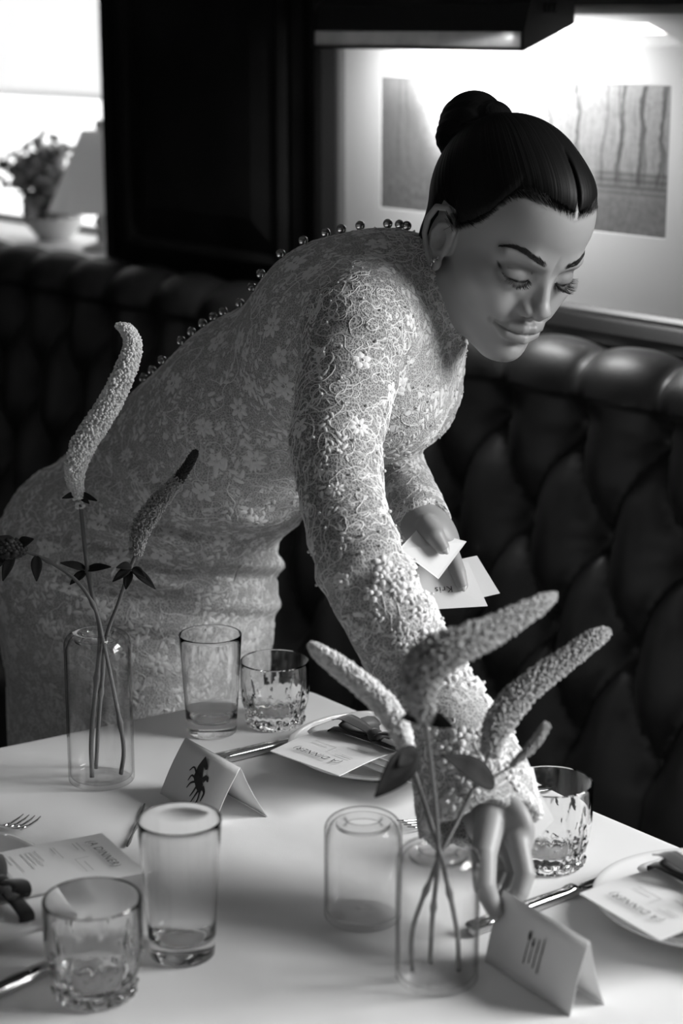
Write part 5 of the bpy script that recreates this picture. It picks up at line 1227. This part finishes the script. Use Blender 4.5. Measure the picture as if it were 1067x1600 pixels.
# ------------------------------------------------------------------ the woman: lace gown
def lace_mat():
    m = mat('floral_lace', .6, .75, spec=.25); nt = m.node_tree; g = NG(m); b = nt.nodes['Principled BSDF']
    tc = nt.nodes.new('ShaderNodeTexCoord'); co = tc.outputs['Object']
    at_ = nt.nodes.new('ShaderNodeAttribute'); at_.attribute_name = 'dens'; at_.attribute_type = 'GEOMETRY'; dens = at_.outputs['Fac']
    vo = nt.nodes.new('ShaderNodeTexVoronoi'); vo.feature = 'DISTANCE_TO_EDGE'; vo.inputs['Scale'].default_value = 330; g.L(co, vo.inputs['Vector'])
    net = g.sm(vo.outputs['Distance'], .03, .16, 1., 0.)
    nz = nt.nodes.new('ShaderNodeTexNoise'); nz.inputs['Scale'].default_value = 60; nz.inputs['Detail'].default_value = 2; g.L(co, nz.inputs['Vector'])
    mp = nt.nodes.new('ShaderNodeVectorMath'); mp.operation = 'MULTIPLY_ADD'; g.L(nz.outputs['Color'], mp.inputs[0]); mp.inputs[1].default_value = (.02, .02, .02); g.L(co, mp.inputs[2])
    n1 = g.noise(mp.outputs[0], 20, 2, .5)
    cord = g.sm(g.m('ABSOLUTE', g.m('SUBTRACT', g.m('FRACT', g.m('MULTIPLY', n1, 11.)), .5)), .03, .10, 1., 0.)
    vf = nt.nodes.new('ShaderNodeTexVoronoi'); vf.feature = 'F1'; vf.inputs['Scale'].default_value = 62; g.L(mp.outputs[0], vf.inputs['Vector'])
    ve = nt.nodes.new('ShaderNodeTexVoronoi'); ve.feature = 'DISTANCE_TO_EDGE'; ve.inputs['Scale'].default_value = 120; g.L(mp.outputs[0], ve.inputs['Vector'])
    pet = g.m('MULTIPLY', g.sm(ve.outputs['Distance'], .04, .12), g.sm(vf.outputs['Distance'], g.m('MULTIPLY', dens, .62), g.m('ADD', g.m('MULTIPLY', dens, .62), .08), 1., 0.))
    lace = g.m('MAXIMUM', g.m('MULTIPLY', net, g.mix(dens, .42, .8)), g.m('MULTIPLY', cord, g.mix(dens, .85, .5)))
    lace = g.m('MAXIMUM', lace, g.m('MULTIPLY', pet, .95))
    base = g.mix(dens, .07, .56)
    col = g.mix(lace, base, .76)
    cc = nt.nodes.new('ShaderNodeCombineColor')
    for i in range(3): g.L(col, cc.inputs[i])
    g.L(cc.outputs[0], b.inputs['Base Color'])
    bp = nt.nodes.new('ShaderNodeBump'); bp.inputs['Strength'].default_value = .7; bp.inputs['Distance'].default_value = .0012
    g.L(lace, bp.inputs['Height']); g.L(bp.outputs[0], b.inputs['Normal'])
    return m
M_gown = lace_mat()
GV, GQ = surface_nets(gown, *bbox_of([at(-20, 380, 2.45), PEL + ROTZ @ np.array([.20, .20, 0]), PEL - ROTZ @ np.array([.20, .18, 0]), [PEL[0], PEL[1], .0], SH_R, EL_R, SH_L, SLV[-1], at(735, 540, 2.1)], .065), .0035)
gown_me = mesh_np('lace_gown', GV, GQ)
def region(P):
    """0 trunk, 1 upper sleeve and shoulder, 2 forearm, 3 skirt, 4 collar, 5 far sleeve"""
    ds, dt, dl, dk, dc = sleeve_r(P), trunk(P, .006), sleeve_l(P), skirt(P), neck(P, .005)
    R_ = np.zeros(len(P), int); mn = np.minimum(ds, dt)
    R_[(dk < dt + .004)] = 3; R_[(ds < dt)] = 1; R_[(ds < dt) & (((P - EL_R) @ EV) > -.01)] = 2; R_[(dl < mn)] = 5; R_[(dc < np.minimum(mn, dl) + .004)] = 4
    return R_
GR = region(GV)
dens = np.choose(GR, [.52, .18, .40, .76, .42, .45])
for _ in range(12):                                                 # soften region borders
    acc = np.zeros(len(GV)); cn = np.zeros(len(GV))
    for a, b in ((0, 1), (1, 2), (2, 3), (3, 0)): np.add.at(acc, GQ[:, a], dens[GQ[:, b]]); np.add.at(cn, GQ[:, a], 1)
    dens = .4 * dens + .6 * acc / np.maximum(cn, 1)
set_attr(gown_me, 'dens', dens); gown_o = link('lace_gown', gown_me, M_gown, person)
GN = np.zeros((len(GV), 3)); gown_me.vertices.foreach_get('normal', (_b := np.zeros(len(GV) * 3, np.float32))); GN = _b.reshape(-1, 3)
eye = np.array([CAM_XY[0], CAM_XY[1], CAM_H]); facing = ((eye - GV) * GN).sum(1) / np.linalg.norm(eye - GV, axis=1)
def snap(P, off):
    P = np.array(P, float)
    for _ in range(2):
        v = gown(P) - off; g = grad(gown, P, .0012); s = (v / ((g ** 2).sum(1) + 1e-6))[:, None] * g; l = np.linalg.norm(s, axis=1); P = P - s * np.minimum(1, .012 / (l + 1e-9))[:, None]
    return P
class Motifs:
    """flat lace shapes laid on the gown: every vertex keeps a height above the cloth and is snapped to its surface"""
    def __init__(self): self.V = []; self.H = []; self.F = []; self.n = 0
    def add(self, o, t1, t2, xy, h, faces):
        xy = np.asarray(xy); self.V.append(o + xy[:, :1] * t1 + xy[:, 1:2] * t2); self.H.append(np.broadcast_to(h, (len(xy),)).astype(float)); self.F += [tuple(i + self.n for i in f) for f in faces]; self.n += len(xy)
    def petal(self, o, t1, t2, c, ang, ln, wd, h0, h1):
        a = np.linspace(0, 2 * math.pi, 9)[:-1]; loc = np.c_[ln * .5 * np.cos(a) + ln * .5, wd * .5 * np.sin(a) * (1 - .25 * np.cos(a))]
        rim = loc; inner = (loc - [ln * .5, 0]) * .62 + [ln * .5, 0]; allp = np.vstack([rim, inner, [[ln * .45, 0]]]); R_ = np.array([[math.cos(ang), math.sin(ang)], [-math.sin(ang), math.cos(ang)]])
        allp = allp @ R_ + c; h = np.r_[np.full(8, h0), np.full(8, h1), [h0 + (h1 - h0) * .5]]
        self.add(o, t1, t2, allp, h, [(i, (i + 1) % 8, 8 + (i + 1) % 8, 8 + i) for i in range(8)] + [(8 + i, 8 + (i + 1) % 8, 16) for i in range(8)])
    def flower(self, o, t1, t2, r_, n, rr, h=.0010):
        for k in range(n): self.petal(o, t1, t2, np.array([math.cos(k * 6.283 / n + rr), math.sin(k * 6.283 / n + rr)]) * r_ * .22, k * 6.283 / n + rr, r_ * .8, r_ * .8 * 4.2 / n, .0002, h)
        a = np.linspace(0, 6.283, 9)[:-1]; self.add(o, t1, t2, np.vstack([np.c_[np.cos(a), np.sin(a)] * r_ * .26, np.c_[np.cos(a), np.sin(a)] * r_ * .15]), np.r_[np.full(8, h * .9), np.full(8, h * 1.6)], [(i, (i + 1) % 8, 8 + (i + 1) % 8, 8 + i) for i in range(8)])
    def cord(self, pts, rad, nrm):
        self_pts = np.asarray(pts); t = np.gradient(self_pts, axis=0); t /= np.linalg.norm(t, axis=1)[:, None] + 1e-9; s = np.cross(t, nrm); s /= np.linalg.norm(s, axis=1)[:, None] + 1e-9
        n = len(pts); V_ = np.stack([self_pts - s * rad, self_pts, self_pts + s * rad], 1).reshape(-1, 3)
        self.V.append(V_); self.H.append(np.tile([.0001, rad * 1.5, .0001], n)); self.F += [tuple(q + self.n for q in (i * 3 + j, i * 3 + j + 1, i * 3 + j + 4, i * 3 + j + 3)) for i in range(n - 1) for j in range(2)]; self.n += 3 * n
    def build(self, name, material, parent):
        H = np.concatenate(self.H); V_ = snap(np.vstack(self.V), H)
        me = bpy.data.meshes.new(name); me.from_pydata(V_.tolist(), [], self.F); me.shade_smooth(); o = link(name, me, material, parent); o['kind'] = 'stuff'; return o
M_thread = mat('white_lace_thread', .80, .75, sheen=.15, bump=.5, bscale=1500)
rg = np.random.default_rng(5)
def tangents(n): a = np.array([0, 0, 1.]) if abs(n[2]) < .9 else np.array([1., 0, 0]); t = np.cross(n, a); t /= np.linalg.norm(t); return t, np.cross(n, t)
def pick(mask, k, mind):
    idx = np.argwhere(mask & (facing > -.25))[:, 0]; idx = rg.permutation(idx)[:k * 30]; out = []
    P = np.zeros((0, 3))
    for i in idx:
        if len(out) and (np.linalg.norm(P - GV[i], axis=1) < mind).any(): continue
        out.append(i); P = np.vstack([P, GV[i]])
        if len(out) >= k: break
    return out
def walk(i, steps, h, wig, bias=None):
    """wandering cord over the cloth, snapped to it at every step"""
    p = GV[i].copy(); n = GN[i].astype(float); t, u = tangents(n); a = rg.uniform(0, 6.283); d = t * math.cos(a) + u * math.sin(a); P = [p.copy()]; N_ = [n]
    return p, n, d
def cords(mask, count, steps, h, wig, mind, rad, mot):
    ids = pick(mask, count, mind); 
    if not ids: return
    p = GV[ids].copy(); n = GN[ids].astype(float); a = rg.uniform(0, 6.283, len(ids)); T = np.array([tangents(x) for x in n]); d = T[:, 0] * np.cos(a)[:, None] + T[:, 1] * np.sin(a)[:, None]
    tr = [p.copy()]; ns = [n.copy()]; turn = rg.normal(0, .3, len(ids))
    for s_ in range(steps):
        turn = .75 * turn + rg.normal(0, wig, len(ids)); u = np.cross(n, d); d = d * np.cos(turn)[:, None] + u * np.sin(turn)[:, None]; p = p + d * h
        g = grad(gown, p, .0012); p = p - (gown(p) / ((g ** 2).sum(1) + 1e-6))[:, None] * g; n = g / np.linalg.norm(g, axis=1)[:, None]; d = d - n * (d * n).sum(1)[:, None]; d /= np.linalg.norm(d, axis=1)[:, None]
        tr.append(p.copy()); ns.append(n.copy())
    tr, ns = np.array(tr), np.array(ns)
    for k in range(len(ids)): mot.cord(tr[:, k], rad * rg.uniform(.8, 1.25), ns[:, k])
beads = MB()
def bead(p, n, r_): beads.add(ICO_V * r_ + p + n * r_ * .8, ICO_F)
# corded scrolls
mc = Motifs()
cords(GR == 1, 150, 26, .0034, .33, .012, .00042, mc); cords(GR == 2, 90, 22, .0034, .35, .012, .00045, mc); cords(GR == 0, 210, 26, .0038, .30, .014, .00045, mc)
cords(GR == 3, 150, 26, .0038, .30, .016, .00045, mc); cords(GR == 4, 70, 18, .0032, .35, .008, .0004, mc); cords(GR == 5, 70, 22, .0034, .35, .010, .0004, mc)
mc.build('corded_scrolls', M_thread, gown_o).location = (0, 0, 0)
# flat lace flowers and leaf sprays
mf = Motifs()
for mask, k, mind, r0, r1 in (((GR == 0), 75, .030, .010, .0165), ((GR == 3), 80, .032, .011, .018), ((GR == 1) & (dens < .3), 12, .035, .008, .012), (GR == 5, 18, .022, .007, .010), (GR == 4, 24, .012, .004, .007)):
    for i in pick(mask, k, mind):
        n = GN[i].astype(float); t1, t2 = tangents(n); r_ = rg.uniform(r0, r1); mf.flower(GV[i], t1, t2, r_, int(rg.integers(5, 9)), rg.uniform(0, 6), .0009)
for mask, k, mind, l0, l1 in (((GR == 0), 190, .017, .008, .014), ((GR == 3), 170, .018, .008, .015), ((GR == 1) & (((GV - SH_R) @ EU) < -.02), 26, .016, .006, .010)):
    for i in pick(mask, k, mind):
        n = GN[i].astype(float); t1, t2 = tangents(n); a0 = rg.uniform(0, 6.283); ln = rg.uniform(l0, l1)
        for j in range(int(rg.integers(3, 6))):
            s_ = j * ln * .55; sd = (-1) ** j; c = np.array([math.cos(a0), math.sin(a0)]) * s_; mf.petal(GV[i], t1, t2, c, a0 + sd * .7, ln, ln * .42, .0002, .0009)
mf.build('lace_motifs', M_thread, gown_o).location = (0, 0, 0)
# raised flowers on the forearm and cuff
m3 = Motifs()
fore = (GR == 2) & ((((GV - SLV[4]) @ EU) * .8 - ((GV - SLV[4]) @ EV) * .45) > -.03)
for i in pick(fore, 46, .0145):
    n = GN[i].astype(float); t1, t2 = tangents(n); r_ = rg.uniform(.0075, .0115); m3.flower(GV[i], t1, t2, r_, 5, rg.uniform(0, 6), .0030); bead(GV[i] + n * .0030, n, .0019)
for i in pick(fore, 110, .0085):
    n = GN[i].astype(float); t1, t2 = tangents(n); a0 = rg.uniform(0, 6.283)
    for j in range(4): m3.petal(GV[i], t1, t2, np.array([math.cos(a0), math.sin(a0)]) * j * .0036, a0 + (-1) ** j * .8, .0075, .0034, .0003, .0026)
m3.build('raised_flowers', M_thread, gown_o).location = (0, 0, 0)
# pearls and ball buttons
M_pearl = mat('pearl', .62, .18, coat=.6)
for mask, k, mind, r0 in (((GR == 1), 70, .017, .0017), (GR == 4, 130, .0055, .0014), ((GR == 0) & (((GV - SH_R) @ EU) > -.02), 110, .010, .0013), ((GR == 0) | (GR == 3), 330, .014, .0009), (GR == 2, 40, .02, .0014)):
    for i in pick(mask, k, mind): bead(GV[i], GN[i].astype(float), r0 * rg.uniform(.8, 1.2))
sb = beads.build('pearl_beads', M_pearl, gown_o, smooth=True, merge=False); sb['kind'] = 'stuff'
M_ballbtn = mat('smoky_glass_button', .35, .08, trans=.7, coat=.4)
bb_ = MB(); bb_.ball((0, 0, 0), .0054, 16, 10); bb_me = bb_.mesh('ball_button', True); bb_me.materials.append(M_ballbtn)
# the ball buttons run down the spine, which from here is the upper outline of the bent back
pu, pv, pd_ = (GV - eye) @ EU, (GV - eye) @ EV, (GV - eye) @ EW; ix, iy = 533.5 + FPX * pu / pd_, 800 + FPX * pv / pd_
ridge = (GR == 0) | (GR == 4) | (GR == 3)
for x in (640, 628, 606, 558, 529, 505, 470, 437, 407, 393, 372, 346, 331, 314, 297, 281, 252, 236, 222):
    c_ = np.argwhere(ridge & (np.abs(ix - x) < 6))[:, 0]; i = c_[np.argmin(iy[c_])]; n = GN[i].astype(float)
    o = link('ball_button', bb_me, None, gown_o); o.location = Vector(GV[i] + n * .0046) - world_loc(gown_o)
for o in gown_o.children:
    if o.data is not bb_me: o.location = -world_loc(gown_o)
